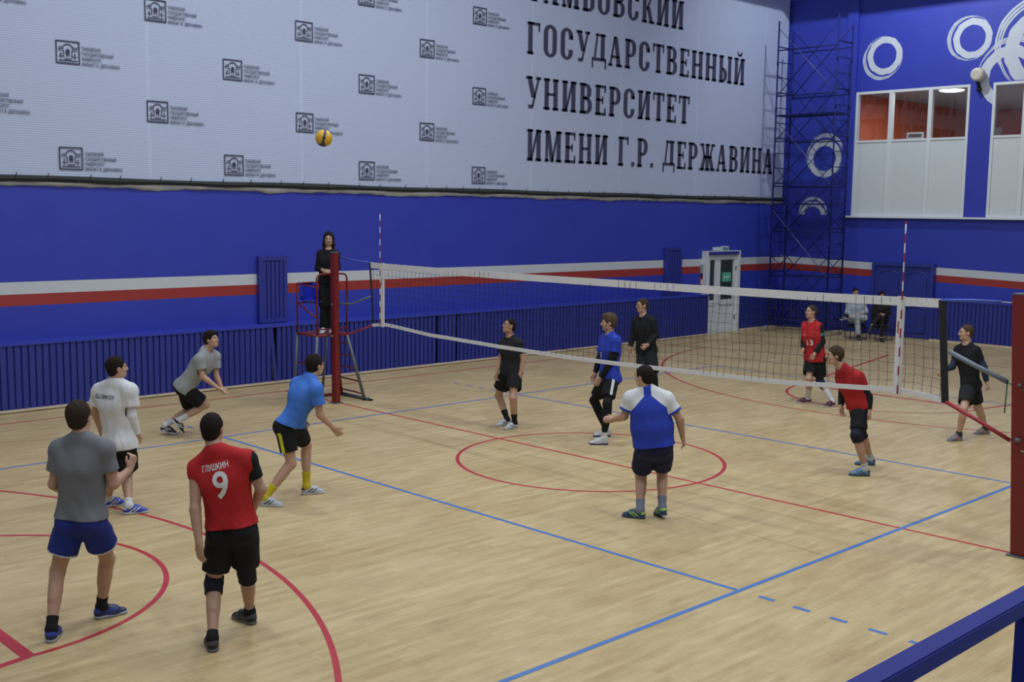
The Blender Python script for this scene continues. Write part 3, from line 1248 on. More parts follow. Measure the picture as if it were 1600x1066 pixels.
rope('grey_rope_sleeve', [(-0.39, 0, 1.905), (-0.7, 0, 1.82), (-0.95, 0, 1.74), (-1.28, -0.02, 1.72)], 0.016, M_GROPE)
rope('red_rope_sleeve', [(-0.36, 0, 1.43), (-0.7, 0, 1.32), (-1.0, 0, 1.23), (-1.28, -0.01, 1.185)], 0.016, M_RROPE)


def post(name, label, base, top, w):
    t = thing(name, label, 'post', (base[0], base[1], 0))
    dx = top-base[0]
    bm = NB()
    bar(bm, (0, 0, 0.012), (dx, 0, 2.59), w, w, up=(0, 1, 0))
    bmesh.ops.bevel(bm, geom=[e for e in bm.edges], offset=0.008, segments=2, affect='EDGES')
    o = obj('tube', bm, M_RED, t)
    bm = NB()
    box(bm, dx-w/2+0.005, -w/2+0.005, 2.585, dx+w/2-0.005, w/2-0.005, 2.60)
    obj('cap', bm, M_GREY, t)
    bm = NB()
    box(bm, -w/2-0.03, -w/2-0.03, 0, w/2+0.03, w/2+0.03, 0.014)
    obj('floor_plate', bm, M_GREY, t)
    bm = NB()
    tube(bm, [(-0.02+dx*0.45, -w/2-0.02, 1.17), (0.03+dx*0.45, -w/2-0.03, 1.17)], 0.02, 8)
    tube(bm, [(dx*0.66, -w/2-0.02, 1.71), (dx*0.66+0.03, -w/2-0.02, 1.71)], 0.016, 8)
    obj('tension_hook', bm, M_GREY, t)
    return t


post('net_post', 'red square net post standing before the referee stand', PL, -1.36, 0.11)
post('net_post', 'red net post cut by the right edge of the photo', (10.27, -0.03), 10.13, 0.15)


def antenna(x, label, side):
    t = thing('net_antenna', label, 'antenna', (x, -0.03, 1.45), 'net antennas')
    bm = NB()
    tube(bm, [(0, 0, k*0.1) for k in range(19)], 0.0075, 8)
    for f in bm.faces:
        f.material_index = int(f.calc_center_median().z/0.1) % 2
    obj('rod', bm, [M_ARED, M_WTAPE], t)
    bm = NB()
    lathe(bm, [(0.008, 0), (0.010, 0.005), (0.010, 0.02), (0.0075, 0.025)], (0, 0, 1.80), (0, 0, 1), 10)
    obj('tip', bm, M_ARED, t)


M_ARED = mat('red antenna band', (0.30, 0.015, 0.035), 0.4)
antenna(-0.13, 'red and white net antenna by the referee', -1)
antenna(8.885, 'red and white net antenna at the end near the right post', 1)

# ------------------------------------------------------------------ referee stand (red frame, grey legs, blue seat)
SX0, SX1, SY0, SY1, SZ = -2.05, -1.45, -0.36, 0.26, 1.17
st = thing('referee_stand', 'red and grey referee ladder stand with a blue seat behind the net post', 'stand', (-1.7, 0, 0))
OX, OY = -1.7, 0.0


def sp_(*pts):
    return [(a-OX, b-OY, c) for a, b, c in pts]


bm = NB()
box(bm, SX0-OX, SY0-OY, SZ-0.02, SX1-OX, SY1-OY, SZ+0.012)
obj('platform', bm, M_RED, st)
bm = NB()
for a, b in (((SX0, SY0, SZ), (SX1, SY0, SZ)), ((SX1, SY0, SZ), (SX1, SY1, SZ)), ((SX1, SY1, SZ), (SX0, SY1, SZ)), ((SX0, SY1, SZ), (SX0, SY0, SZ))):
    tube(bm, sp_(a, b), 0.022)
obj('platform_frame', bm, M_RED, st)
for nm, m, pts, r in (
    ('leg', M_GREY, [(SX0, SY0, SZ), (SX0-0.02, SY0-0.06, 0.02)], 0.024),
    ('leg', M_GREY, [(SX0, SY1, SZ), (SX0-0.02, SY1-0.1, 0.02)], 0.024),
    ('leg', M_GREY, [(SX1, SY0, SZ), (SX1, SY0-0.06, 0.02)], 0.024),
    ('leg', M_GREY, [(SX1, SY1, SZ-0.02), (-1.25, 0.48, 0.03)], 0.028),
    ('ladder_rail', M_RED, [(SX0+0.22, SY1+0.01, SZ-0.02), (-1.95, 0.50, 0.04)], 0.022),
    ('base_rail', M_GREY, [(-1.98, 0.52, 0.03), (-1.18, 0.52, 0.03)], 0.030),
    ('base_rail', M_RED, [(-2.08, -0.42, 0.03), (-1.98, 0.52, 0.03)], 0.024),
    ('base_rail', M_GREY, [(-2.08, -0.42, 0.03), (SX1, -0.42, 0.03)], 0.024),
):
    bm = NB()
    tube(bm, sp_(*pts), r)
    obj(nm, bm, m, st)
for k in range(5):
    t_ = (k+0.8)/5.2
    a = np.array((SX0+0.22, SY1+0.01, SZ))*(1-t_)+np.array((-1.95, 0.50, 0.04))*t_
    b = np.array((SX1, SY1, SZ))*(1-t_)+np.array((-1.25, 0.48, 0.03))*t_
    bm = NB()
    tube(bm, sp_(tuple(a), tuple(b)), 0.014)
    obj('rung', bm, M_RED, st)
bm = NB()
bar(bm, (-1.25-OX-0.05, 0.48-OY, 0.015), (-1.25-OX+0.12, 0.56-OY, 0.015), 0.06, 0.03)
obj('rubber_foot', bm, M_BLACK, st)
bm = NB()   # guard hoop at the court side


def arcpts(c, r, a0, a1, ax, n=6):
    out = []
    for i in range(n+1):
        a = math.radians(a0+(a1-a0)*i/n)
        out.append((c[0]+ax[0]*r*math.cos(a), c[1]+ax[1]*r*math.cos(a), c[2]+r*math.sin(a)))
    return out


hoop = [(SX1, SY0, SZ)] + arcpts((SX1, SY0+0.09, 2.13), 0.09, 180, 90, (0, 1)) + arcpts((SX1, SY1-0.09, 2.13), 0.09, 90, 0, (0, 1)) + [(SX1, SY1, SZ)]
tube(bm, sp_(*hoop), 0.017)
obj('guard_hoop', bm, M_RED, st)
bm = NB()
tube(bm, sp_((SX1, SY0, SZ+0.11), (SX1, SY1, SZ+0.11)), 0.013)
tube(bm, sp_((SX0+0.02, SY0, 1.70), (SX1, SY0, SZ+0.30)), 0.015)
tube(bm, sp_((SX0, SY0, 2.03), (SX1, SY0, 2.0)), 0.013)
obj('side_rail', bm, M_RED, st)
bm = NB()
tube(bm, sp_((SX0, SY0, SZ), (SX0, SY0, 2.0), (SX0, SY0+0.03, 2.04), (SX0, SY0+0.38, 2.04)), 0.016)
tube(bm, sp_((SX0, SY0, 1.70), (SX0, SY0+0.42, 1.70)), 0.016)
tube(bm, sp_((SX0, SY0+0.42, 1.70), (SX0, SY0+0.42, SZ)), 0.014)
tube(bm, sp_((SX0-0.01, SY0, SZ), (SX0-0.01, SY0, 0.66), (SX0-0.01, SY0+0.02, 0.65), (SX1, SY0+0.02, 0.65)), 0.014)
obj('seat_frame', bm, M_RED, st)
M_SEAT = mat('glossy blue plastic', (0.018, 0.030, 0.40), 0.16, vary=0.05)
bm = NB()
n1, n2 = 14, 12
gv = []
for i in range(n1+1):
    t_ = i/n1
    row = []
    for j in range(n2+1):
        s = (j/n2-0.5)*2
        hw = 0.20*(1-0.25*max(0, (t_-0.75)/0.25)**2)
        yy = s*hw
        if t_ < 0.5:       # pan
            u = t_/0.5
            xx, zz = 0.34*(1-u), 0.02-0.03*math.sin(u*math.pi)
        else:
            u = (t_-0.5)/0.5
            xx, zz = -0.06*u, 0.02+0.32*u
        curv = 0.05*s*s
        xx += curv*(1 if t_ > 0.5 else 0)
        zz += curv*(1 if t_ <= 0.5 else 0)
        row.append(bm.verts.new((xx, yy, zz)))
    gv.append(row)
for i in range(n1):
    for j in range(n2):
        f = bm.faces.new((gv[i][j], gv[i+1][j], gv[i+1][j+1], gv[i][j+1]))
        f.smooth = True
so = obj('seat', bm, M_SEAT, st, (SX0-OX+0.03, SY0+0.21-OY, 1.70))
md = so.modifiers.new('thick', 'SOLIDIFY')
md.thickness = 0.014

# ------------------------------------------------------------------ scaffold tower in the corner
sc_ = thing('scaffold_tower', 'tall dark blue scaffold tower with ladders in the far corner', 'scaffold', (-2.55, 16.75, 0))
TX0, TX1, TY0, TY1 = -3.47+2.55, -1.62+2.55, 16.38-16.75, 17.12-16.75
TOPZ = 8.65
M_BRACE = mat('silver glint brace tube', (0.10, 0.11, 0.20), 0.4, 0.3, vary=0.4, scale=3)  # paler silvery colour on some front braces stands in for glints
for x in (TX0, TX1):
    for y in (TY0, TY1):
        bm = NB()
        tube(bm, [(x, y, 0.18), (x, y, TOPZ if y == TY0 else TOPZ-0.25)], 0.024)
        for k in range(1, 7):
            tube(bm, [(x, y, k*1.25-0.05), (x, y, k*1.25+0.05)], 0.030)
        obj('upright', bm, M_SCAF, sc_)
    k = 0
    z = 0.45
    while z < TOPZ-0.3:
        bm = NB()
        tube(bm, [(x, TY0, z), (x, TY1, z)], 0.013 if k % 3 else 0.019, 6)
        obj('rung', bm, M_SCAF, sc_)
        z += 0.417
        k += 1
for k in range(7):
    z = 0.35+k*1.25
    for y in (TY0, TY1):
        bm = NB()
        tube(bm, [(TX0, y, z), (TX1, y, z)], 0.018, 6)
        obj('ledger', bm, M_SCAF, sc_)
    if k < 6:
        for y, s in ((TY0, 1), (TY1, 0)):
            bm = NB()
            zt = min(z+1.85, TOPZ-0.1)
            tube(bm, [(TX0, y, zt), (TX1, y, zt-1.85)], 0.010, 6)
            obj('brace', bm, M_BRACE if (s and k in (1, 3, 5)) else M_SCAF, sc_)
            bm = NB()
            tube(bm, [(TX1, y+0.01, zt), (TX0, y+0.01, zt-1.85)], 0.012, 6)
            obj('brace', bm, M_SCAF, sc_)
for z in (6.05, 3.6):
    bm = NB()
    for i in range(3):
        box(bm, TX0-0.03, TY0+0.03+i*0.24, z, TX1+0.03, TY0+0.25+i*0.24, z+0.04)
    obj('deck_board', bm, M_SCAF, sc_)
bm = NB()
for x in (TX0, TX1):
    tube(bm, [(x, TY0-0.12, 0.18), (x, TY1+0.12, 0.18)], 0.025)
tube(bm, [(TX0, TY0, 0.20), (TX1, TY0, 0.20)], 0.02)
tube(bm, [(TX0, TY1, 0.20), (TX1, TY1, 0.20)], 0.02)
tube(bm, [(TX0, TY0, 1.1), (TX0+0.55, TY0-0.02, 0.22)], 0.012)
obj('base_frame', bm, M_SCAF, sc_)
for x in (TX0, TX1):
    for y in (TY0-0.10, TY1+0.10):
        bm = NB()
        lathe(bm, [(0.03, -0.025), (0.075, -0.022), (0.08, 0), (0.075, 0.022), (0.03, 0.025)], (x, y, 0.08), (1, 0.3, 0))
        bar(bm, (x, y, 0.08), (x, y, 0.19), 0.05, 0.03)
        obj('castor', bm, M_STEEL, sc_)

# ------------------------------------------------------------------ gallery railing by the camera
RZ = 2.34
a = hit(1316, 1066, 2, RZ)
b = hit(1378.5, 1066, 2, RZ)
rx0, rx1 = a[0], b[0]
hgt = 0.045
M_RAIL = mat('blue enamel railing', (0.010, 0.018, 0.20), 0.55, vary=0.1, scale=12, spec=0.15)
ra = thing('gallery_railing', 'thick blue square railing crossing the bottom right corner of the photo', 'railing', ((rx0+rx1)/2, -8.0, 1.3))
w2 = (rx1-rx0)/2
bm = NB()
box(bm, -w2, -6, RZ-1.3-hgt, w2, 12, RZ-1.3)
bmesh.ops.bevel(bm, geom=[e for e in bm.edges if e.calc_length() > 1], offset=0.004, segments=3, affect='EDGES')
obj('rail', bm, M_RAIL, ra)
pp = hit(1598, 1000, 0, (rx0+rx1)/2)
for k in range(-2, 5):
    yk = pp[1]+0.012+k*1.9+8.0
    bm = NB()
    box(bm, -0.02, yk-0.02, 0, 0.02, yk+0.02, RZ-1.3-hgt)
    obj('post', bm, M_RAIL, ra)
bm = NB()
box(bm, rx0-0.06, YB, 1.1, XR, YF, 1.3)
tag(obj('floor_gallery', bm, M_BACK), 'spectator gallery slab the railing stands on', kind='structure')

# ------------------------------------------------------------------ ball in the air
bp_ = CAM + pix_ray(506, 216)*14.2
M_BY = mat('yellow ball panel', (0.62, 0.36, 0.015), 0.45, vary=0.04)
M_BB = mat('navy ball panel', (0.020, 0.022, 0.060), 0.45, vary=0.04)
bm = NB()
bmesh.ops.create_uvsphere(bm, u_segments=48, v_segments=32, radius=0.106)
ax1 = (_R*0.95 + _U*0.15).astype(float)
ax1 /= np.linalg.norm(ax1)
for f in bm.faces:
    f.smooth = True
    c = np.array(f.calc_center_median())
    c /= np.linalg.norm(c)
    sx_, sy_, sz_ = c @ _R, c @ _U, c @ (-_F)
    wv = sx_ - 0.22 + 0.22*sy_*sy_ - 0.18*sy_
    f.material_index = 1 if (abs(wv) < 0.16 and sz_ > -0.2) or (sy_ < -0.70 and sx_ < 0.3) or (sz_ < -0.3 and abs(sy_) < 0.3) else 0
tag(obj('volleyball', bm, [M_BY, M_BB], None, tuple(bp_), True), 'yellow and navy volleyball in the air before the banner', 'ball')
# swirling panel seams

# ------------------------------------------------------------------ bodies: implicit surfaces meshed into one continuous skin
class Field:
    def __init__(s, lo, hi, h):
        s.lo = np.asarray(lo, np.float64)
        s.h = h
        s.n = np.maximum(np.ceil((np.asarray(hi)-s.lo)/h).astype(int)+1, 4)
        s.a = np.full(s.n, 0.4, np.float32)

    def reg(s, lo, hi):
        i0 = np.clip(np.floor((np.asarray(lo)-s.lo)/s.h).astype(int), 0, s.n-1)
        i1 = np.clip(np.ceil((np.asarray(hi)-s.lo)/s.h).astype(int)+1, 1, s.n)
        sl = tuple(slice(a, max(b, a+1)) for a, b in zip(i0, i1))
        ax = [(s.lo[k]+s.h*np.arange(sl[k].start, sl[k].stop)).astype(np.float32) for k in range(3)]
        return sl, ax[0][:, None, None], ax[1][None, :, None], ax[2][None, None, :]

    def put(s, sl, d, k):
        cur = s.a[sl]
        if k > 0:
            hh = np.maximum(k-np.abs(cur-d), 0)/k
            s.a[sl] = np.minimum(cur, d)-hh*hh*(k*0.25)
        else:
            s.a[sl] = np.minimum(cur, d)

    def cap(s, a, b, ra, rb=None, k=0.02, flat=1.0, side=None, prof=None, carve=False):
        """tapered capsule; side = direction kept wide, the other thickness is flat times it"""
        a, b = np.asarray(a, float), np.asarray(b, float)
        rb = ra if rb is None else rb
        rm = max(ra, rb) if prof is None else max(r for _, r in prof)
        pad = rm+k+2*s.h
        sl, X, Y, Z = s.reg(np.minimum(a, b)-pad, np.maximum(a, b)+pad)
        ab = b-a
        L2 = max(ab @ ab, 1e-9)
        t = np.clip(((X-a[0])*ab[0]+(Y-a[1])*ab[1]+(Z-a[2])*ab[2])/L2, 0, 1)
        dx, dy, dz = X-a[0]-t*ab[0], Y-a[1]-t*ab[1], Z-a[2]-t*ab[2]
        q = dx*dx+dy*dy+dz*dz
        if flat != 1.0:
            al = ab/np.sqrt(L2)
            sd = np.asarray(side, float)
            sd = sd-al*(sd @ al)
            sd /= max(np.linalg.norm(sd), 1e-9)
            dv = np.cross(al, sd)
            e = dx*dv[0]+dy*dv[1]+dz*dv[2]
            q = q+e*e*(1/flat**2-1)
        r = (ra+(rb-ra)*t) if prof is None else np.interp(t, [p for p, _ in prof], [p for _, p in prof])
        d = (np.sqrt(q)-r).astype(np.float32)
        if carve:
            s.a[sl] = np.maximum(s.a[sl], -d)
        else:
            s.put(sl, d, k)

    def ell(s, c, ax, rad, k=0.02, carve=False):
        c = np.asarray(c, float)
        rm = max(rad)
        sl, X, Y, Z = s.reg(c-rm-k-2*s.h, c+rm+k+2*s.h)
        q = 0
        for v, r in zip(ax, rad):
            q = q+(((X-c[0])*v[0]+(Y-c[1])*v[1]+(Z-c[2])*v[2])/r)**2
        d = ((np.sqrt(q)-1)*min(rad)).astype(np.float32)
        if carve:
            kk = max(k, 1e-4)
            cur = s.a[sl]
            hh = np.maximum(kk-np.abs(cur+d), 0)/kk
            s.a[sl] = np.maximum(cur, -d)+hh*hh*(kk*0.25)
        else:
            s.put(sl, d, k)

    def clip(s, p, n):
        n = np.asarray(n, float)
        n = n/np.linalg.norm(n)
        sl, X, Y, Z = s.reg(s.lo, s.lo+s.n*s.h)
        s.a = np.maximum(s.a, ((X-p[0])*n[0]+(Y-p[1])*n[1]+(Z-p[2])*n[2]).astype(np.float32))

    def join(s, o, k=0.0):
        s.put((slice(None),)*3, o.a, k)

    def like(s):
        o = Field.__new__(Field)
        o.lo, o.h, o.n = s.lo, s.h, s.n
        o.a = np.full(s.n, 0.4, np.float32)
        return o

    def fold(s, amp, seed, up, wl=0.085, top=None, span=0.5):
        """soft cloth folds, running mostly along up"""
        rnd = np.random.RandomState(seed)
        sl, X, Y, Z = s.reg(s.lo, s.lo+s.n*s.h)
        w = 0
        for i in range(4):
            v = rnd.normal(size=3)
            v = v-np.asarray(up)*(v @ np.asarray(up))*(0.90 if i < 3 else 0.3)
            v /= np.linalg.norm(v)
            f = 2*math.pi/(wl*(0.8+0.9*rnd.rand()))
            u = rnd.normal(size=3)
            ph = rnd.rand()*6.28
            q = np.sin(f*(X*v[0]+Y*v[1]+Z*v[2])+1.5*np.sin(9*(X*u[0]+Y*u[1]+Z*u[2]))+ph)
            w = w+(q if i % 2 else (0.7-1.4*np.sqrt(np.abs(q)+0.05)))
        if top is not None:
            w = w*np.clip(0.30+0.9*((top[0]-X)*up[0]+(top[1]-Y)*up[1]+(top[2]-Z)*up[2])/span, 0.25, 1.15)
        s.a = s.a+(amp*0.34*w).astype(np.float32)

    def mesh(s):
        """surface nets"""
        a = s.a
        a[0], a[-1] = 1, 1
        a[:, 0], a[:, -1] = 1, 1
        a[:, :, 0], a[:, :, -1] = 1, 1
        n = a.shape
        ins = a < 0
        cnt = np.zeros((n[0]-1, n[1]-1, n[2]-1), np.int8)
        for i in (0, 1):
            for j in (0, 1):
                for k in (0, 1):
                    cnt += ins[i:n[0]-1+i, j:n[1]-1+j, k:n[2]-1+k]
        act = (cnt > 0) & (cnt < 8)
        I = np.argwhere(act)
        idx = np.full(act.shape, -1, np.int64)
        idx[tuple(I.T)] = np.arange(len(I))
        P = np.zeros((len(I), 3))
        C = np.zeros(len(I))
        cor = [(i, j, k) for i in (0, 1) for j in (0, 1) for k in (0, 1)]
        for c0 in cor:
            for ax in range(3):
                if c0[ax] == 0:
                    c1 = list(c0)
                    c1[ax] = 1
                    v0 = a[I[:, 0]+c0[0], I[:, 1]+c0[1], I[:, 2]+c0[2]].astype(float)
                    v1 = a[I[:, 0]+c1[0], I[:, 1]+c1[1], I[:, 2]+c1[2]].astype(float)
                    m = (v0 < 0) != (v1 < 0)
                    t = np.where(m, v0/np.where(m, v0-v1, 1), 0)
                    q = np.array(c0, float)[None, :].repeat(len(I), 0)
                    q[:, ax] += t
                    P[m] += q[m]
                    C[m] += 1
        P = s.lo+s.h*(I+P/C[:, None])
        Q = []
        for ax in range(3):
            b, c = (ax+1) % 3, (ax+2) % 3
            sl0 = [slice(1, n[k]-1) for k in range(3)]
            sl1 = [slice(1, n[k]-1) for k in range(3)]
            sl0[ax] = slice(0, n[ax]-1)
            sl1[ax] = slice(1, n[ax])
            A, B = ins[tuple(sl0)], ins[tuple(sl1)]
            for want, flip in ((A & ~B, False), (~A & B, True)):
                E = np.argwhere(want)
                if len(E) == 0:
                    continue
                off = np.array([1, 1, 1])
                off[ax] = 0
                E = E+off
                q = []
                for db, dc in ((-1, -1), (0, -1), (0, 0), (-1, 0)):
                    G = E.copy()
                    G[:, b] += db
                    G[:, c] += dc
                    q.append(idx[tuple(G.T)])
                q = np.stack(q, 1)
                Q.append(q[:, ::-1] if flip else q)
        return P, np.concatenate(Q)


def np_mesh(name, P, Q, mats, mi=None):
    me = bpy.data.meshes.new(name)
    me.vertices.add(len(P))
    me.vertices.foreach_set('co', P.astype(np.float32).ravel())
    me.loops.add(len(Q)*4)
    me.loops.foreach_set('vertex_index', Q.astype(np.int32).ravel())
    me.polygons.add(len(Q))
    me.polygons.foreach_set('loop_start', np.arange(0, len(Q)*4, 4, dtype=np.int32))
    me.polygons.foreach_set('loop_total', np.full(len(Q), 4, np.int32))
    me.polygons.foreach_set('use_smooth', np.ones(len(Q), bool))
    for m in mats:
        me.materials.append(m)
    if mi is not None:
        me.polygons.foreach_set('material_index', mi.astype(np.int32))
    me.update(calc_edges=True)
    me.validate()
    return me


def unit(v):
    v = np.asarray(v, float)
    return v/max(np.linalg.norm(v), 1e-9)


def lerp(a, b, t):
    return np.asarray(a)*(1-t)+np.asarray(b)*t


def yawdir(deg):
    """level direction: 0 away from the camera, 90 to the photo's right"""
    a = math.radians(deg)
    return _FH*math.cos(a)+_RH*math.sin(a)


UP = np.array([0, 0, 1.0])


def skin_mat(n, k=1.0):
    b = (0.43*k, 0.255*k, 0.172*k)
    return mat('skin %s' % n, b, 0.5, vary=0.10, scale=9, bump=0.08, bscale=120)


def cloth(name, rgb, rough=0.85):
    return mat('cloth '+name, rgb, rough, vary=0.10, scale=14, bump=0.25, bscale=220, spec=0.25)


M_EYE = mat('shaded eye white', (.36, .34, .32), 0.3)  # whites darkened, the shade of the sockets put into the colour
M_IRIS = mat('dark iris', (0.02, 0.014, 0.01), 0.2)
M_LIP = mat('lips', (0.38, 0.175, 0.135), 0.5)


class Person:
    def __init__(s, P):
        s.P = P
        H = s.H = P.get('h', 1.80)
        s.k = H/1.80
        s.b = P.get('build', 1.0)
        s.vox = P.get('vox', 0.0065)
        L = dict(thigh=.242*H, shin=.243*H, ua=.165*H, fa=.147*H)
        feet = P['feet']
        J = s.J = {}
        s.foot = {}
        for sd in 'LR':
            f = feet[sd]
            if len(f) == 2:                       # pixels of heel and toe with lift
                (hu, hv, hz), (tu, tv, tz) = f
                ref = P['ref']
                hp = at_depth(hu, hv, ref, hz)
                tp = at_depth(tu, tv, ref, tz)
                s.foot[sd] = [hp, unit(tp-hp)]
            else:
                hu, hv, yaw = f[:3]
                lift = f[3] if len(f) > 3 else 0.0
                pit = f[4] if len(f) > 4 else 0.0
                hp = P['fz'] if False else hit(hu, hv, 2, P.get('ground', 0.0)+lift)
                if 'ground' in P and 'ref' in P:
                    hp = at_depth(hu, hv, P['ref'], f[5] if len(f) > 5 else 0.0)
                    hp[2] = P['ground']+lift
                d = yawdir(yaw)
                s.foot[sd] = [hp, unit(d*math.cos(math.radians(pit))-UP*math.sin(math.radians(pit)))]
        ref = P.get('ref')
        if ref is None:
            ref = (s.foot['L'][0]+s.foot['R'][0])/2
            ref = ref + yawdir(0)*P.get('push', 0.0)
        s.ref = np.array(ref, float)
        s.base = np.array([s.ref[0], s.ref[1], P.get('ground', 0.0)])
        for sd in 'LR':
            hp, f = s.foot[sd]
            sv = unit(np.cross(f, UP))
            uv = np.cross(sv, f)
            J['a'+sd] = hp+f*0.065*s.k+uv*0.092*s.k
            J['t'+sd] = hp+f*0.21*s.k+uv*0.035*s.k
            s.foot[sd] += [sv, uv]
        for n, v in P['j'].items():
            if len(v) == 3:
                J[n] = at_depth(v[0], v[1], s.ref, v[2])
        hw = np.linalg.norm(J['pL']-J['pR'])
        if hw > .103*H:
            c = (J['pL']+J['pR'])/2
            for sd in 'LR':
                J['p'+sd] = c+(J['p'+sd]-c)*(.103*H/hw)
        for n, v in P['j'].items():          # elbows and knees: depth found from the limb lengths
            if len(v) == 2 or len(v) == 4:
                sd = n[1]
                p0, p1, l0, l1 = (('p', 'a', 'thigh', 'shin') if n[0] == 'k' else ('s', 'w', 'ua', 'fa'))
                A, B = J[p0+sd], J[p1+sd]
                prior = v[3] if len(v) == 4 else 0.0
                m = ((A+B)/2-s.ref) @ _FH
                best = None
                for o in np.linspace(-0.45, 0.45, 91):
                    q = at_depth(v[0], v[1], s.ref, m+o)
                    c = (np.linalg.norm(q-A)-L[l0])**2+(np.linalg.norm(q-B)-L[l1])**2+0.03*(o-prior)**2
                    if best is None or c < best[0]:
                        best = (c, q)
                J[n] = best[1]
        if P.get('report', True):
            r = [P['name_']]
            for sd in 'LR':
                r += ['%s%s %.2f/%.2f' % (nm, sd, np.linalg.norm(J[a+sd]-J[b+sd]), L[nm]) for nm, a, b in
                      (('thigh', 'p', 'k'), ('shin', 'k', 'a'), ('ua', 's', 'e'), ('fa', 'e', 'w'))]
            r += ['sh %.2f' % np.linalg.norm(J['sL']-J['sR']), 'hip %.2f' % np.linalg.norm(J['pL']-J['pR']),
                  'torso %.2f' % np.linalg.norm((J['sL']+J['sR'])/2-(J['pL']+J['pR'])/2), 'top %.2f' % (J['hd'][2]+.12-P.get('ground', 0))]
            print(' '.join(r))
        s.pc = (J['pL']+J['pR'])/2
        s.scn = (J['sL']+J['sR'])/2
        s.S = unit(J['sR']-J['sL'])
        s.U = unit(s.scn-s.pc)
        s.S = unit(s.S-s.U*(s.S @ s.U))
        s.Fw = np.cross(s.U, s.S)
        s.HS = unit(J['pR']-J['pL'])
        gy, gp = P['gaze']
        d = yawdir(gy)
        s.hf = unit(d*math.cos(math.radians(gp))+UP*math.sin(math.radians(gp)))
        s.hs = unit(np.cross(s.hf, UP))
        if 'tilt' in P:
            tl = math.radians(P['tilt'])
            s.hs = unit(s.hs*math.cos(tl)-np.cross(s.hs, s.hf)*math.sin(tl))
        s.hu = np.cross(s.hs, s.hf)
        s.skin = skin_mat(P.get('tone_name', 'a'), P.get('tone', 1.0))

    # ---- geometry helpers
    def grid(s, pts, pad):
        pts = np.array(pts)
        return Field(pts.min(0)-pad, pts.max(0)+pad, s.vox)

    def H3(s, r, f, u):
        k = s.k
        return s.J['hd']+s.hs*r*k+s.hf*f*k+s.hu*u*k

    def torso(s, F, e=0.0, k=0.05, low=0.0, hem_e=0.0, he=0.0):
        J, b, kk = s.J, s.b, s.k
        S, HS = s.S, s.HS
        pc, sc, U = s.pc, s.scn, s.U
        bel = s.P.get('belly', 0.0)
        w = pc+(sc-pc)*0.42
        ch = pc+(sc-pc)*0.74
        F.cap(J['pL']+U*0.02, J['pR']+U*0.02, .086*kk*b+e+he, k=k, flat=0.95, side=UP)
        F.cap(pc+U*0.03, w, .150*kk*b+e, .138*kk*b+e+bel*.5, k=k, flat=.70+bel, side=lerp(HS, S, .3))
        F.cap(w, ch, .138*kk*b+e+bel*.5, .162*kk*b+e, k=k, flat=.72+bel*.6, side=S)
        F.cap(ch, sc-U*0.05*kk, .162*kk*b+e, .125*kk*b+e, k=k, flat=.70, side=S)
        if bel:
            F.ell(w+s.Fw*0.06, (S, s.Fw, U), (.15*b+e, .14+e, .17), k=k)
        for sd in 'LR':
            sg = 1 if sd == 'R' else -1
            F.ell(ch+S*sg*.075*kk+s.Fw*.055*kk*b, (S, s.Fw, U), (.075*kk+e, .05*kk+e, .07*kk+e), k=.04)
            F.ell(J['p'+sd]-s.Fw*.055*kk, (HS, np.cross(U, HS), U), (.080*kk*b+e+he, .082*kk*b+e+he, .09*kk+e+he), k=.05)
            F.cap(J['nk']-U*.01, J['s'+sd]+U*.01, .052*kk+e*.8, .052*kk*b+e*.9, k=.05)
            F.ell(J['s'+sd], (S, s.Fw, U), ((.056*lerp(1, b, .5))*kk+e*.6,)*3, k=.04)
            F.cap(ch-s.Fw*.03+S*sg*.06, J['s'+sd]-U*.03, .08*kk*b+e, .055*kk*b+e, k=.05)
        if low:
            F.cap(ch+U*.02, pc-U*(low-.02), .157*kk*b+e, .160*kk*b+e+he, k=.05, flat=.66+bel*.6, side=lerp(HS, S, .5))
            F.cap(pc+U*0.06, pc-U*low, .158*kk*b+e+he*.6, .160*kk*b+e+he+hem_e, k=k, flat=.74+bel*.7, side=HS)

    def arm(s, F, sd, e=0.0, t0=0.0, t1=2.0, k=0.025, flare=0.0):
        J, kk, b = s.J, s.k, lerp(1, s.b, .6)
        A, B, C = J['s'+sd], J['e'+sd], J['w'+sd]
        up = [(0, .054), (.35, .050), (.8, .040), (1, .039)]
        fo = [(0, .039), (.25, .043), (.75, .031), (1, .027)]
        sel = lambda pr, a, c: [(q, (np.interp(a+(c-a)*q, [x for x, _ in pr], [y for _, y in pr]))*kk*b+e+flare*q) for q in np.linspace(0, 1, 7)]
        if t0 < 1:
            c = min(t1, 1)
            F.cap(lerp(A, B, t0), lerp(A, B, c), .06, k=k, prof=sel(up, t0, c))
        if t1 > 1:
            a = max(t0-1, 0)
            F.cap(lerp(B, C, a), lerp(B, C, t1-1), .05, k=k, prof=sel(fo, a, t1-1))

    def leg(s, F, sd, e=0.0, t0=0.0, t1=2.0, k=0.03, flare=0.0):
        J, kk, b = s.J, s.k, lerp(1, s.b, .75)
        A, B, C = J['p'+sd], J['k'+sd], J['a'+sd]
        th = [(0, .090), (.3, .086), (.7, .066), (.92, .056), (1, .055)]
        sh = [(0, .054), (.12, .052), (.3, .055), (.55, .049), (.85, .037), (1, .036)]
        sel = lambda pr, a, c: [(q, (np.interp(a+(c-a)*q, [x for x, _ in pr], [y for _, y in pr]))*kk*b+e+flare*q) for q in np.linspace(0, 1, 7)]
        if t0 < 1:
            c = min(t1, 1)
            F.cap(lerp(A, B, t0), lerp(A, B, c), .06, k=k, prof=sel(th, t0, c))
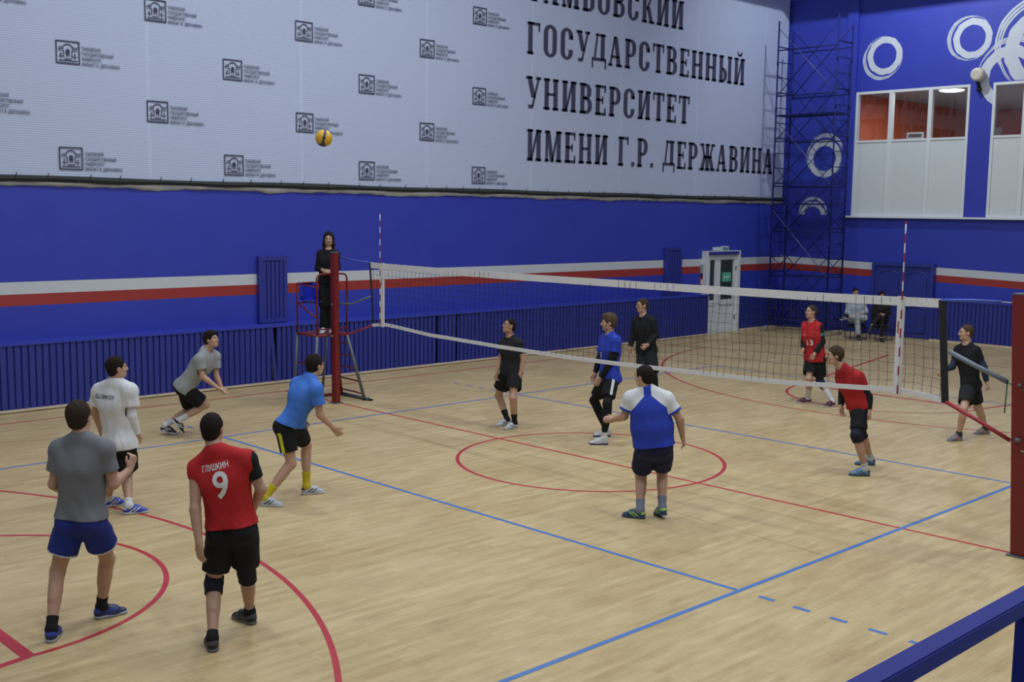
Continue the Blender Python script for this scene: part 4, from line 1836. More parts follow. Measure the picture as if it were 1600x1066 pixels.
        if t1 > 1:
            a = max(t0-1, 0)
            F.cap(lerp(B, C, a), lerp(B, C, t1-1), .05, k=k, prof=sel(sh, a, t1-1))
            if e < 0.03 and t1 > 1.1 and a < .2:     # calf
                back = -np.cross(unit(np.cross(s.foot[sd][1], UP)), unit(B-C))
                back = -unit(s.foot[sd][1]-unit(C-B)*(s.foot[sd][1] @ unit(C-B)))
                F.cap(lerp(B, C, .15)+back*.018*kk, lerp(B, C, .48)+back*.016*kk, (.044*kk*b+e), (.036*kk*b+e), k=.03)

    def hand(s, F, sd):
        J, kk = s.J, s.k
        w, tip = J['w'+sd], J['h'+sd]
        d = unit(tip-w)
        hint = s.P.get('palm'+sd)
        if hint is not None:
            n = yawdir(hint[0])*hint[2]+UP*hint[1] if len(hint) == 3 else yawdir(hint[0])
        else:
            n = lerp(s.pc, s.scn, .3)+s.Fw*.12-w
        n = unit(n-d*(n @ d))
        th = np.cross(d, n) if sd == 'R' else np.cross(n, d)
        cu = s.P.get('curl'+sd, 35)
        F.cap(w, w+d*.035*kk, .026*kk, .030*kk, k=.02, flat=.75, side=th)
        F.cap(w+d*.035*kk, w+d*.085*kk, .037*kk, .040*kk, k=.02, flat=.42, side=th)
        for o, ln in ((.030, .066), (.010, .076), (-.011, .070), (-.031, .054)):
            p0 = w+(d*.080+th*o*.9)*kk
            c0 = math.radians(cu*.45)
            d1 = unit(d*math.cos(c0)+n*math.sin(c0)+th*o*3.0)
            p1 = p0+d1*ln*.5*kk
            c1 = math.radians(cu*1.5)
            d2 = unit(d*math.cos(c1)+n*math.sin(c1)+th*o*2.0)
            p2 = p1+d2*ln*.55*kk
            F.cap(p0, p1, .0092*kk, .0086*kk, k=.006)
            F.cap(p1, p2, .0086*kk, .0076*kk, k=.003)
        q0 = w+(d*.022+th*.024)*kk
        q1 = q0+unit(d*.75+th*.6+n*.25)*.045*kk
        q2 = q1+unit(d*.95+th*.15+n*.3)*.034*kk
        F.cap(q0, q1, .013*kk, .0105*kk, k=.012)
        F.cap(q1, q2, .0105*kk, .0085*kk, k=.004)

    def head(s, F):
        f = s.P.get('fem', 0)
        H3, A = s.H3, (s.hs, s.hf, s.hu)
        k = s.k
        E = lambda c, r, kk=.02, carve=False: F.ell(H3(*c), A, tuple(q*k for q in r), kk, carve)
        E((0, -.012, .030), (.074, .094, .088), .02)
        E((0, .030, -.030), (.058-.004*f, .062, .082), .03)
        E((0, .058, -.092), (.026, .026, .022), .025)
        for q in (-1, 1):
            E((q*.040, .055, -.028), (.022, .026, .022), .02)
            E((q*.046, .022, -.075), (.018, .034, .022), .025)
            E((q*.031, .098, .006), (.017, .014, .011), .010, True)
            E((q*.076, -.008, -.008), (.010, .020, .031), .010)
            F.cap(H3(q*.012, .090, .024), H3(q*.042, .078, .024), .009*k, .008*k, k=.012)
        F.cap(H3(0, .092, .012), H3(0, .110, -.026), .008*k, .0115*k, k=.010)
        for q in (-1, 1):
            F.ell(H3(q*.012, .102, -.030), A, (.009*k, .010*k, .008*k), .006)
        F.cap(H3(-.018, .083, -.056), H3(.018, .083, -.056), .0065*k, k=.008)
        F.cap(H3(-.015, .083, -.067), H3(.015, .083, -.067), .0070*k, k=.008)
        nb = lerp(1, s.b, .5)*(1-.15*f)
        F.cap(H3(0, -.020, -.060), s.J['nk'], .054*k*nb, .060*k*nb, k=.03)

    def emit(s, name, F, mats, parent=None, paint=None):
        P, Q = F.mesh()
        mi = None
        if paint is not None:
            c = P[Q].mean(1)
            mi = paint(c)
        me = np_mesh(name, P-s.base, Q, mats if isinstance(mats, (list, tuple)) else [mats], mi)
        return link(name, me, parent, tuple(s.base) if parent is None else None)

    # ---- build
    def build(s):
        P, J = s.P, s.J
        allp = [J[n] for n in J]+[s.H3(0, 0, .12)]
        F = s.grid(allp, .17)
        s.torso(F)
        for sd in 'LR':
            s.leg(F, sd)
            s.arm(F, sd)
            F.cap(J['a'+sd], J['t'+sd], .032*s.k, .026*s.k, k=.02)
            s.hand(F, sd)
        s.head(F)
        lc = s.H3(0, .095, -.062)

        def paint(c):
            q = c-lc
            return ((np.abs(q @ s.hs) < .022*s.k) & (np.abs(q @ s.hu) < .011*s.k) & (np.abs(q @ s.hf) < .03)).astype(int)
        body = s.emit('person', F, [s.skin, M_LIP], None, paint)
        tag(body, P['label'], 'person')
        s.body = body
        s.hair()
        s.face()
        for sd in 'LR':
            s.shoe(sd)
            if P.get('sock'):
                s.sock(sd)
        for g in P['wear']:
            getattr(s, 'w_'+g[0])(*g[1:])
        return body

    def hair(s):
        P = s.P
        st = P.get('hair', {})
        t = st.get('t', .012)
        m = mat('hair '+st.get('n', 'dark'), st.get('c', (.018, .013, .010)), .85, vary=.35, scale=60, bump=.4, bscale=160, spec=.12)
        F = s.grid([s.H3(0, 0, 0)], .20*s.k+(.25 if st.get('long') else 0))
        A, k = (s.hs, s.hf, s.hu), s.k
        F.ell(s.H3(0, -.014-.6*t, .030+.5*t), A, ((.0745+t*.85)*k, (.0945+t*.55)*k, (.0885+t*.75)*k), .0)
        F.ell(s.H3(0, -.045, -.025), A, ((.060+t*.5)*k, (.058+t*.6)*k, (.070)*k), .02)
        if st.get('top'):
            F.ell(s.H3(0, .025, .092), A, (.060*k, .065*k, (.030+st['top'])*k), .03)
        F.fold(min(.0045, t*.30), 7, s.hu, .030)
        nrm = s.hf*.80-s.hu*.60
        hl = st.get('line', .022)+.008
        F.clip(s.H3(0, 0, 0)+nrm*hl*k, nrm)
        F.clip(s.H3(0, 0, st.get('nape', -.078)), -s.hu)
        for q in (-1, 1):
            F.ell(s.H3(q*.088, .004, -.022), A, (.026*k, .030*k, .042*k), .006, True)
        if st.get('long'):
            for q in (-1, 1):
                F.cap(s.H3(q*.066, -.01, .04), s.H3(q*.078, .0, -.10), .026*k, .030*k, k=.03)
                F.cap(s.H3(q*.078, .0, -.10), s.H3(q*.085, .035, -.30), .032*k, .026*k, k=.03)
            F.cap(s.H3(0, -.07, .0), s.H3(0, -.075, -.32), .060*k, .060*k, k=.05, flat=.6, side=s.hs)
            F.fold(.003, 3, s.hu, .04)
        s.emit('hair', F, m, s.body)
        if st.get('beard'):
            pass

    def face(s):
        k = s.k
        for q in (-1, 1):
            bm = NB()
            bmesh.ops.create_uvsphere(bm, u_segments=14, v_segments=10, radius=.0115*k)
            c = s.H3(q*.031, .0775, .006)
            for f in bm.faces:
                f.smooth = True
                f.material_index = 1 if unit(np.array(f.calc_center_median())) @ unit(s.hf+s.hu*.05) > .82 else 0
            o = obj('eye', bm, [M_EYE, M_IRIS], s.body, tuple(c-s.base))
        bm = NB()
        for q in (-1, 1):
            tube(bm, [s.H3(q*x, y, z)-s.base for x, y, z in ((.014, .0985, .028), (.030, .094, .033), (.048, .080, .027))], [.0038*k, .0042*k, .002*k], 6)
        st = s.P.get('hair', {})
        obj('eyebrows', bm, mat('hair '+st.get('n', 'dark'), st.get('c', (.018, .013, .010))), s.body)
        if s.P.get('glasses'):
            bm = NB()
            for q in (-1, 1):
                tube(bm, [s.H3(q*.033+.022*math.cos(a), .100, .004+.017*math.sin(a))-s.base for a in [i*math.pi/7 for i in range(14)]], .0022, 6, closed=True)
                tube(bm, [s.H3(q*.055, .098, .008)-s.base, s.H3(q*.080, .0, .012)-s.base], .0020, 6)
            tube(bm, [s.H3(-.012, .102, .008)-s.base, s.H3(.012, .102, .008)-s.base], .0020, 6)
            obj('glasses', bm, M_BLACK, s.body)

    def shoe(s, sd):
        P, k = s.P, s.k
        hp, f, sv, uv = s.foot[sd]
        sp = P['shoe']
        if sp.get('kind') == sd:
            pass
        X = lambda a, b, c: hp+f*a*k+sv*b*k+uv*c*k
        vx = s.vox
        s.vox = min(vx, .0065)
        F = s.grid([X(0, 0, 0), X(.29, 0, .1)], .09)
        F.cap(X(.050, 0, .045), X(.16, 0, .042), .040*k, .045*k, k=.02, flat=1.05, side=sv)
        F.cap(X(.16, 0, .036), X(.235, 0, .026), .046*k, .036*k, k=.03, flat=.8, side=sv)
        F.cap(X(.050, 0, .055), X(.062, 0, .088), .042*k, .044*k, k=.02)
        F.cap(X(.085, 0, .084), X(.17, 0, .058), .035*k, .029*k, k=.02)
        F.clip(X(.06, 0, .105), unit(uv-f*.25))
        F.clip(X(0, 0, .018), -uv)
        c1 = mat('shoe '+sp['n'], sp['c'], .5, vary=.1, scale=30)
        c2 = mat('shoe accent '+sp['n'], sp['a'], .5, vary=.1)

        def paint(c):
            q = c-hp
            a, b, h = (q @ f)/k, np.abs(q @ sv)/k, (q @ uv)/k
            sw = (np.abs((a-.10)-(h-.045)*1.4) < .012) | (np.abs((a-.145)-(h-.045)*1.4) < .010)
            return ((sw & (b > .024) & (h < .075)) | ((a < .045) & (h > .055) & (h < .085)) if sp.get('stripe', True) else (a < -1)).astype(int)
        o = s.emit('shoe', F, [c1, c2], s.body, paint)
        F = s.grid([X(0, 0, 0), X(.29, 0, .05)], .06)
        F.cap(X(.048, 0, .012), X(.15, 0, .012), .043*k, .040*k, k=.01)
        F.cap(X(.15, 0, .012), X(.235, 0, .014), .044*k, .042*k, k=.02)
        F.clip(X(0, 0, .026), uv)
        F.clip(X(0, 0, .001), -uv)
        s.emit('sole', F, mat('sole '+sp['n'], sp.get('s', (.45, .46, .46)), .6), o)
        if sp.get('lace', True):
            bm = NB()
            for i in range(4):
                a = .10+.020*i
                z = .103-.011*i
                tube(bm, [X(a, -.020, z-.010)-s.base, X(a+.006, 0, z)-s.base, X(a, .020, z-.010)-s.base], .0035*k, 5)
            obj('laces', bm, mat('lace '+sp['n'], sp.get('l', (.5, .5, .5)), .8), o)
        s.vox = vx

    def sock(s, sd):
        n, c, hgt = s.P['sock'][:3]
        A, K = s.J['a'+sd], s.J['k'+sd]
        d = unit(K-A)
        top = A+d*hgt
        F = s.grid([A, top], .10)
        s.leg(F, sd, .006, 1.3, 2.0)
        hp, f, sv, uv = s.foot[sd]
        F.cap(A, hp+f*.06+uv*.04, .043*s.k, .040*s.k, k=.02)
        F.cap(A, hp+f*.14+uv*.055, .040*s.k, .034*s.k, k=.02)
        F.clip(top, d)
        s.emit('sock', F, cloth('sock '+n, c), s.body)

    # ---- garments
    def w_shirt(s, name, m, e=.02, hem=.12, sleeve=(.55, .55), flare=.012, fold=.007, low=.10, paint=None, mats=None, neck=.055, sleeve_e=None, text=()):
        """hem: metres below the hip joints; sleeve: how far down each arm (1 = elbow, 2 = wrist)"""
        J = s.J
        pts = [J['nk'], J['sL'], J['sR'], s.pc-s.U*(hem+.03), J['pL'], J['pR']]
        for sd, t in zip('LR', sleeve):
            if t:
                pts.append(lerp(J['s'+sd], J['e'+sd], min(t, 1)))
                if t > 1:
                    pts.append(lerp(J['e'+sd], J['w'+sd], t-1))
        F = s.grid(pts, .26*max(1, s.b))
        s.torso(F, e, low=max(low, hem+.05), hem_e=s.P.get('hem_e', .008), he=.002)
        if not all(sleeve):
            for sd, t in zip('LR', sleeve):
                if not t:       # sleeveless: stop at the shoulder line
                    sg = 1 if sd == 'R' else -1
                    F.clip(J['s'+sd]+s.S*sg*.048*s.k, s.S*sg)
        F.fold(fold, s.P.get('seed', 1), s.U, .13, s.scn, np.linalg.norm(s.scn-s.pc))
        F.clip(s.pc-s.U*hem, -s.U)
        se = e*.75 if sleeve_e is None else sleeve_e
        for sd, t in zip('LR', sleeve):
            if t:
                G = F.like()
                s.arm(G, sd, se, 0, t, flare=flare)
                G.fold(fold*.6, 5, s.U, .09)
                A, B = (J['s'+sd], J['e'+sd]) if t <= 1 else (J['e'+sd], J['w'+sd])
                tt = t if t <= 1 else t-1
                q, d = lerp(A, B, tt), unit(B-A)
                G.clip(q, d)
                F.join(G, .02)
                r = (np.interp(tt, (0, 1), (.050, .040)) if t <= 1 else .036)*s.k*lerp(1, s.b, .6)+se+flare-.009
                if flare > .006:
                    F.cap(q-d*.008, q+d*.06, r-.003, k=0, carve=True)
        nd = unit(s.H3(0, 0, -.06)-J['nk'])
        F.cap(J['nk']+nd*.03-s.Fw*.0, J['nk']+nd*.14, (neck+.008)*s.k, k=0, carve=True)
        F.ell(J['nk']+nd*.035+s.Fw*.05, (s.S, s.Fw, s.U), (.06*s.k, .05*s.k, .045*s.k), .01, True)
        o = s.emit(name, F, mats or [m], s.body, paint)
        for tx in text:
            s.print_text(o, *tx)
        return o

    def w_shorts(s, name, m, t=(.6, .6), e=.022, flare=.02, top=.10, paint=None, mats=None, fold=.006, trim=None):
        J, kk, b = s.J, s.k, s.b
        U, HS = s.U, s.HS
        pts = [s.pc+U*top, J['pL'], J['pR']]+[lerp(J['p'+sd], J['k'+sd], min(q, 1)) for sd, q in zip('LR', t)]+[lerp(J['k'+sd], J['a'+sd], max(0, min(q, 2)-1)) for sd, q in zip('LR', t)]
        F = s.grid(pts, .22*max(1, b))
        F.cap(J['pL']+U*0.01, J['pR']+U*0.01, .086*kk*b+.010, k=.05, flat=.95, side=UP)
        F.cap(s.pc+U*0.03, s.pc+U*top, .150*kk*b+.006, .140*kk*b+.006, k=.05, flat=.70+s.P.get('belly', 0)*.8, side=HS)
        for sd in 'LR':
            F.ell(J['p'+sd]-s.Fw*.055*kk, (HS, np.cross(U, HS), U), (.080*kk*b+.010, .082*kk*b+.010, .09*kk+.008), k=.05)
        F.clip(s.pc+U*top, U)
        for sd, q in zip('LR', t):
            G = F.like()
            s.leg(G, sd, .012, 0, q, k=.03, flare=(flare+e-.012))
            G.fold(fold*.8, 11, unit(J['p'+sd]-J['k'+sd]), .11)
            A, B = (J['p'+sd], J['k'+sd]) if q <= 1 else (J['k'+sd], J['a'+sd])
            tt = q if q <= 1 else q-1
            p, d = lerp(A, B, tt), unit(B-A)
            G.clip(p, d)
            if q <= 1 and flare > .008:
                r = np.interp(q, (0, .3, .7, 1), (.090, .086, .066, .055))*kk*lerp(1, b, .75)+e+flare-.010
                G.cap(p-d*.012, p+d*.08, r-.006, k=0, carve=True)
            F.join(G, .03)
        F.fold(fold*.4, 3, U, .12)
        return s.emit(name, F, mats or [m], s.body, paint)

    def hem_trim(s, t, w=.014):
        def f(c):
            out = np.zeros(len(c), int)
            for sd, q in zip('LR', t):
                A, B = s.J['p'+sd], s.J['k'+sd]
                d = unit(B-A)
                tt = (c-A) @ d
                rad = np.linalg.norm((c-A)-tt[:, None]*d, axis=1)
                out[(tt > np.linalg.norm(B-A)*q-w) & (rad < .17)] = 1
            return out
        return f

    def w_limb(s, name, m, kind, sd, t0, t1, e=.008, fold=.002):
        """a close-fitting tube on an arm or leg: sleeve, legging, knee pad"""
        J = s.J
        a, b, c = ('p', 'k', 'a') if kind == 'leg' else ('s', 'e', 'w')
        at = lambda t: lerp(J[a+sd], J[b+sd], t) if t <= 1 else lerp(J[b+sd], J[c+sd], t-1)
        F = s.grid([at(t0), at(t1), at(1) if t0 < 1 < t1 else at(t1)], .16)
        getattr(s, kind)(F, sd, e, t0, t1)
        if kind == 'arm' and t0 == 0:
            F.ell(J['s'+sd], (s.S, s.Fw, s.U), (.058*s.k*lerp(1, s.b, .5)+e,)*3, k=.03)
        if fold:
            F.fold(fold, 4, unit(at(t0)-at(t1)), .06)
        for t, sg in ((t0, -1), (t1, 1)):
            d = unit((J[b+sd]-J[a+sd]) if t <= 1 else (J[c+sd]-J[b+sd]))
            if not (sg < 0 and t0 == 0):
                F.clip(at(t), d*sg)
        return s.emit(name, F, m, s.body)

    def print_text(s, o, txt, size, side, up, m, wid=None, bold=True, back=True, shift=0.0, tiltdeg=0.0):
        """lettering wrapped on the back (or chest) of a garment, up = share of the way from hips to shoulders"""
        me = text_mesh(txt, size, 1.0, bold)
        bm = NB()
        bm.from_mesh(me)
        bpy.data.meshes.remove(me)
        bmesh.ops.triangulate(bm, faces=bm.faces)
        for _ in range(3):
            ed = [e for e in bm.edges if e.calc_length() > .025]
            if not ed:
                break
            bmesh.ops.subdivide_edges(bm, edges=ed, cuts=1)
        xs = [v.co.x for v in bm.verts]
        ys = [v.co.y for v in bm.verts]
        sc = (wid/(max(xs)-min(xs))) if wid else 1.0
        mx, my = (max(xs)+min(xs))/2, (max(ys)+min(ys))/2
        og = o.data
        tree = BVHTree.FromPolygons([tuple(v.co) for v in og.vertices], [tuple(p.vertices) for p in og.polygons])
        ctr = lerp(s.pc, s.scn, up)-s.base
        rd = s.S if back else -s.S
        fw = -s.Fw if back else s.Fw
        ct, st_ = math.cos(math.radians(tiltdeg)), math.sin(math.radians(tiltdeg))
        for v in bm.verts:
            x, y = (v.co.x-mx)*sc, (v.co.y-my)
            x, y = x*ct-y*st_, x*st_+y*ct
            q = ctr+rd*(x+shift)+s.U*y
            h_, nrm, _, _ = tree.ray_cast(Vector(q+fw*.5), Vector(-fw), 1.0)
            v.co = (h_+Vector(fw)*.004) if h_ is not None else Vector(q+fw*.15)
        obj('printed_text', bm, m, o)

    def w_print(s, on, *a):
        for c in s.body.children:
            if c.name.split('.')[0] == on:
                tgt = c
        s.print_text(tgt, *a)


# ------------------------------------------------------------------ the people
GREY_T = cloth('heather grey', (.155, .165, .185))
LGREY_T = cloth('light heather grey', (.27, .29, .30))
WHITE_T = cloth('white', (.60, .62, .64))
RED_T = cloth('red', (.40, .018, .022))
RED_D = cloth('deep red', (.34, .016, .020))
BLACK_T = cloth('black', (.008, .009, .011))
BLACK2 = cloth('charcoal', (.014, .016, .020))
NAVY_T = cloth('navy', (.012, .016, .050))
SKY_T = cloth('sky blue', (.050, .165, .56))
ROYAL_T = cloth('royal blue', (.022, .050, .40))
SHORTB = cloth('dark royal blue', (.016, .030, .20))
YEL_T = mat('yellow stripe', (.55, .58, .02), .7)
WST = mat('white stripe', (.55, .56, .57), .7)
WPRINT = mat('white shirt print', (.66, .67, .68), .6)
DPRINT = mat('dark shirt print', (.05, .05, .06), .7)
KNEE = cloth('knee pad', (.012, .013, .022))

BROWN = dict(n='brown', c=(.035, .024, .017))
DARK = dict(n='dark', c=(.016, .012, .010))
FAIR = dict(n='fair', c=(.085, .060, .036))


def stripe_side(p, sgn, width, lo=-9, hi=9, cidx=1):
    """paint faces along the outer side of a leg"""
    def f(c):
        sd = 'R' if sgn > 0 else 'L'
        J = p.J
        A, B = J['p'+sd], J['k'+sd]
        d = unit(B-A)
        out = unit(p.HS*sgn-d*((p.HS*sgn) @ d))
        q = c-A
        t = (q @ d)
        rad = q-t[:, None]*d
        fw = np.cross(d, out)
        return ((rad @ out > .03) & (np.abs(rad @ fw) < width) & (t > lo) & (t < hi)).astype(int)*cidx
    return f


PEOPLE = []

# 1 grey T-shirt, nearest left
def p1_paint(c):
    return CUR.hem_trim((.62, .62))(c)


PEOPLE.append(dict(name_='p1', label='person in dark grey T-shirt and blue shorts, seen from behind, at the left front', h=1.80, build=1.02, vox=.006,
    feet=dict(L=(77.5, 1006.5, -8), R=(146, 968, 52)), push=.02, gaze=(8, 6), hair=dict(BROWN, t=.017, line=.02),
    j=dict(hd=(124.5, 651.5, .02), nk=(126.5, 682, 0), sL=(93, 702, .02), sR=(163, 702, -.02), eL=(84, 757, .02), wL=(104, 770, .24), hL=(112, 760, .38),
           eR=(177, 757, .0), wR=(202, 734, .17), hR=(210, 712, .22), pL=(108, 815, .02), pR=(148, 813, -.02), kL=(90, 893), kR=(168, 874)),
    palmR=(-60, .2, 1.0), curlR=50,
    shoe=dict(n='navy blue', c=(.016, .022, .075), a=(.02, .05, .34), s=(.36, .38, .42), l=(.4, .42, .46)), sock=('black', (.010, .010, .012), .10),
    wear=[('shorts', 'shorts', SHORTB, (.62, .62), .022, .024, .06, p1_paint, [SHORTB, WST]),
          ('shirt', 'shirt', GREY_T, .016, -.035, (.62, .62), .014)]))

# 2 white T-shirt
PEOPLE.append(dict(name_='p2', label='person in loose white T-shirt with a name on the back', h=1.80, vox=.0065,
    feet=dict(L=(160, 793, 55), R=(191, 804, 68)), gaze=(55, 4), hair=dict(DARK, t=.012), seed=5,
    j=dict(hd=(183, 575, 0), nk=(180, 597, 0), sL=(156.5, 611.5, .07), sR=(202, 611, -.07), eL=(148, 645, .12), wL=(156, 668, .26), hL=(160, 680, .33),
           eR=(206, 650, -.08), wR=(215, 680, -.02), hR=(216, 700, .02), pL=(179, 694, .05), pR=(197, 694, -.05), kL=(174, 742), kR=(199, 739)),
    shoe=dict(n='bright blue', c=(.022, .050, .36), a=(.5, .52, .55), s=(.48, .50, .53), l=(.5, .5, .5)), sock=('white', (.55, .56, .56), .085),
    hem_e=.03,
    wear=[('shorts', 'shorts', BLACK_T, (.78, .78), .028, .028, .06), ('limb', 'arm_sleeve', WHITE_T, 'arm', 'R', .3, 1.93, .010),
          ('shirt', 'shirt', WHITE_T, .032, .04, (.60, .62), .022, .010),
          ('print', 'shirt', 'GLUSHKOV', .062, 0, .93, DPRINT, .27, True, True, -.04, -4)]))

# 3 grey T-shirt crouching by the wall
PEOPLE.append(dict(name_='p3', label='person in pale grey T-shirt and black shorts lunging right by the slatted wall', h=1.80, vox=.0065,
    feet=dict(L=((250, 673, .10), (280, 680, .02)), R=((268, 657, -.10), (287, 683, -.02))), ref=hit(268, 681, 2, 0), gaze=(112, 14), hair=dict(DARK, t=.018, top=.01), seed=3,
    j=dict(hd=(330.5, 531, .0), nk=(322, 546, .0), sL=(336, 557, .14), sR=(312, 561, -.13), eL=(338, 587, .14), wL=(346, 606, .10), hL=(355, 618, .04),
           eR=(316, 588, -.15), wR=(340, 606, -.10), hR=(356, 619, -.06), pL=(288, 605, .08), pR=(286, 607, -.08), kL=(298, 640), kR=(321, 633)),
    palmR=(0, 1.0, .1), palmL=(0, 1.0, .1), curlR=18, curlL=18,
    shoe=dict(n='black white', c=(.012, .013, .016), a=(.5, .5, .5), s=(.52, .53, .54), l=(.4, .4, .4)), sock=('white', (.5, .51, .52), .13),
    wear=[('shorts', 'shorts', BLACK_T, (.80, .80), .024, .022, .06),
          ('shirt', 'shirt', LGREY_T, .020, .03, (.60, .60), .016)]))

# 4 red vest number 9
PEOPLE.append(dict(name_='p4', label='person in red shirt number 9 and black shorts, seen from behind', h=1.82, build=1.0, vox=.006,
    feet=dict(L=(334, 1021, -22), R=(399, 977, -52)), gaze=(6, 2), hair=dict(DARK, t=.008), seed=9,
    j=dict(hd=(332, 670, .05), nk=(335.5, 703, 0), sL=(307, 734, .02), sR=(387, 719, -.02), eL=(305, 797, -.11), wL=(311, 849, -.20), hL=(314, 882, -.21),
           eR=(408, 765, .0), wR=(396, 795, .22), hR=(386, 803, .32), pL=(341, 832, .02), pR=(386, 828, -.02), kL=(334, 912), kR=(385, 894)),
    curlL=25, tone=.92, tone_name='b',
    shoe=dict(n='black', c=(.012, .012, .014), a=(.05, .05, .055), s=(.13, .13, .14), l=(.02, .02, .02)), sock=('black', (.010, .010, .012), .06),
    wear=[('shorts', 'shorts', BLACK_T, (.72, .80), .022, .018, .06),
          ('limb', 'knee_pad', KNEE, 'leg', 'L', .84, 1.20, .013), ('limb', 'knee_pad', KNEE, 'leg', 'R', .84, 1.20, .013),
          ('limb', 'undershirt_sleeve', BLACK_T, 'arm', 'R', 0, .62, .014),
          ('shirt', 'shirt', RED_T, .018, -.05, (0, 0), .0, .007, .10),
          ('print', 'shirt', 'ГЛУШКИН', .062, 0, 1.02, WPRINT, .21, True, True, -.02, 7),
          ('print', 'shirt', '9', .29, 0, .755, WPRINT, .122, True, True, .02)]))

# 5 sky blue shirt
def p5_paint(c):
    return stripe_side(CUR, 1, .022, .04, .40)(c)


PEOPLE.append(dict(name_='p5', label='person in sky blue T-shirt, black shorts and yellow socks', h=1.82, vox=.006,
    feet=dict(L=(470, 773, 72), R=(405, 790, 98)), gaze=(42, 0), hair=dict(DARK, t=.014), seed=2,
    j=dict(hd=(492.5, 571, .10), nk=(485, 590, .05), sL=(465, 600, .15), sR=(494, 609, -.13), eL=(470, 634, .24), wL=(474, 655, .32), hL=(476, 672, .36),
           eR=(500, 648, -.12), wR=(521, 669, -.05), hR=(534, 682, .0), pL=(462, 668, .09), pR=(444, 669, -.09), kL=(479, 697), kR=(455, 725)),
    palmR=(0, 0, 1), curlR=30, tone=1.0,
    shoe=dict(n='white silver', c=(.42, .44, .47), a=(.03, .035, .05), s=(.46, .48, .50), l=(.10, .11, .12)), sock=('yellow', (.50, .40, .02), .17),
    wear=[('shorts', 'shorts', BLACK_T, (.70, .66), .016, .010, .06, p5_paint, [BLACK_T, YEL_T]),
          ('shirt', 'shirt', SKY_T, .020, -.05, (.60, .60), .018)]))

# 6 black T-shirt
PEOPLE.append(dict(name_='p6', label='person in black T-shirt and black shorts with bare arms, looking up', h=1.76, vox=.007,
    feet=dict(L=(809, 669, -128), R=(798, 664, -122)), gaze=(-112, 16), hair=dict(DARK, t=.003, line=.018), seed=4,
    j=dict(hd=(796, 509.5, -.02), nk=(797, 526, 0), sL=(811, 537, -.10), sR=(786.5, 536, .08), eL=(817.5, 562, -.10), wL=(813, 585, -.14), hL=(806.5, 603, -.18),
           eR=(782, 562, .10), wR=(776, 583, .04), hR=(774, 598, .0), pL=(804.5, 583, -.05), pR=(791.5, 583, .06), kL=(801.5, 622), kR=(779, 618)),
    curlR=55, palmL=(-10, .0, 1),
    shoe=dict(n='white', c=(.46, .48, .50), a=(.06, .065, .08), s=(.40, .41, .42), l=(.5, .5, .5)), sock=('black', (.014, .014, .018), .16),
    wear=[('shorts', 'shorts', BLACK_T, (.66, .66), .026, .026, .06),
          ('shirt', 'shirt', BLACK2, .010, .03, (.60, .60), .008, .005)]))

# 7 royal blue shirt, leggings
def p7_paint(c):
    return stripe_side(CUR, -1, .020, .04, .50)(c)


PEOPLE.append(dict(name_='p7', label='person in royal blue T-shirt over black sleeves and black leggings', h=1.84, vox=.007,
    feet=dict(L=(951, 695, -92), R=(955, 682, -100)), gaze=(-92, -2), hair=dict(FAIR, t=.018, top=.012), seed=6,
    j=dict(hd=(951, 504, .0), nk=(953, 523, 0), sL=(962, 533, -.16), sR=(945, 531, .15), eL=(958, 560, -.20), wL=(937.5, 591, -.16), hL=(929, 608, -.14),
           eR=(937, 561, .18), wR=(930, 583, .16), hR=(925, 599, .14), pL=(955, 592, -.09), pR=(949, 592, .09), kL=(949, 631), kR=(928, 626)),
    shoe=dict(n='white high', c=(.48, .50, .52), a=(.38, .40, .42), s=(.03, .04, .13), l=(.5, .5, .5)), sock=('white', (.50, .51, .52), .16),
    wear=[('limb', 'leggings', BLACK_T, 'leg', 'L', .2, 1.82, .007), ('limb', 'leggings', BLACK_T, 'leg', 'R', .2, 1.82, .007),
          ('shorts', 'shorts', BLACK_T, (.74, .74), .020, .014, .06, p7_paint, [BLACK_T, WST]),
          ('limb', 'arm_sleeve', BLACK_T, 'arm', 'L', .3, 1.95, .010), ('limb', 'arm_sleeve', BLACK_T, 'arm', 'R', .3, 1.95, .010),
          ('shirt', 'shirt', ROYAL_T, .024, .03, (.66, .66), .018),
          ('print', 'shirt', '7', .12, 0, .62, WPRINT, .06, True, False, .0)]))

# 8 all black with glasses
PEOPLE.append(dict(name_='p8', label='person with glasses in black long-sleeved top and long black shorts', h=1.86, vox=.0075,
    feet=dict(L=(1029, 630, -115), R=(1008, 627, -110)), gaze=(-112, 0), hair=dict(FAIR, t=.006, n='brown fair', c=(.055, .036, .022)), glasses=True, seed=8,
    j=dict(hd=(1003.5, 477.5, .0), nk=(1005, 494, 0), sL=(1019, 502, -.10), sR=(994.5, 501, .10), eL=(1025, 525, -.12), wL=(1012, 539, -.22), hL=(1003, 546, -.26),
           eR=(988.5, 525, .12), wR=(985, 543, .06), hR=(984, 557, .04), pL=(1016, 548, -.06), pR=(1004, 548, .06), kL=(1021, 587), kR=(1004, 587)),
    curlL=60,
    shoe=dict(n='black b', c=(.012, .012, .014), a=(.3, .3, .3), s=(.3, .3, .3)), sock=('black', (.010, .010, .012), .1),
    wear=[('limb', 'leggings', BLACK_T, 'leg', 'L', .2, 1.85, .007), ('limb', 'leggings', BLACK_T, 'leg', 'R', .2, 1.85, .007),
          ('shorts', 'shorts', BLACK2, (.88, .88), .026, .016, .06),
          ('shirt', 'shirt', BLACK_T, .016, .06, (1.92, 1.92), .003, .005)]))

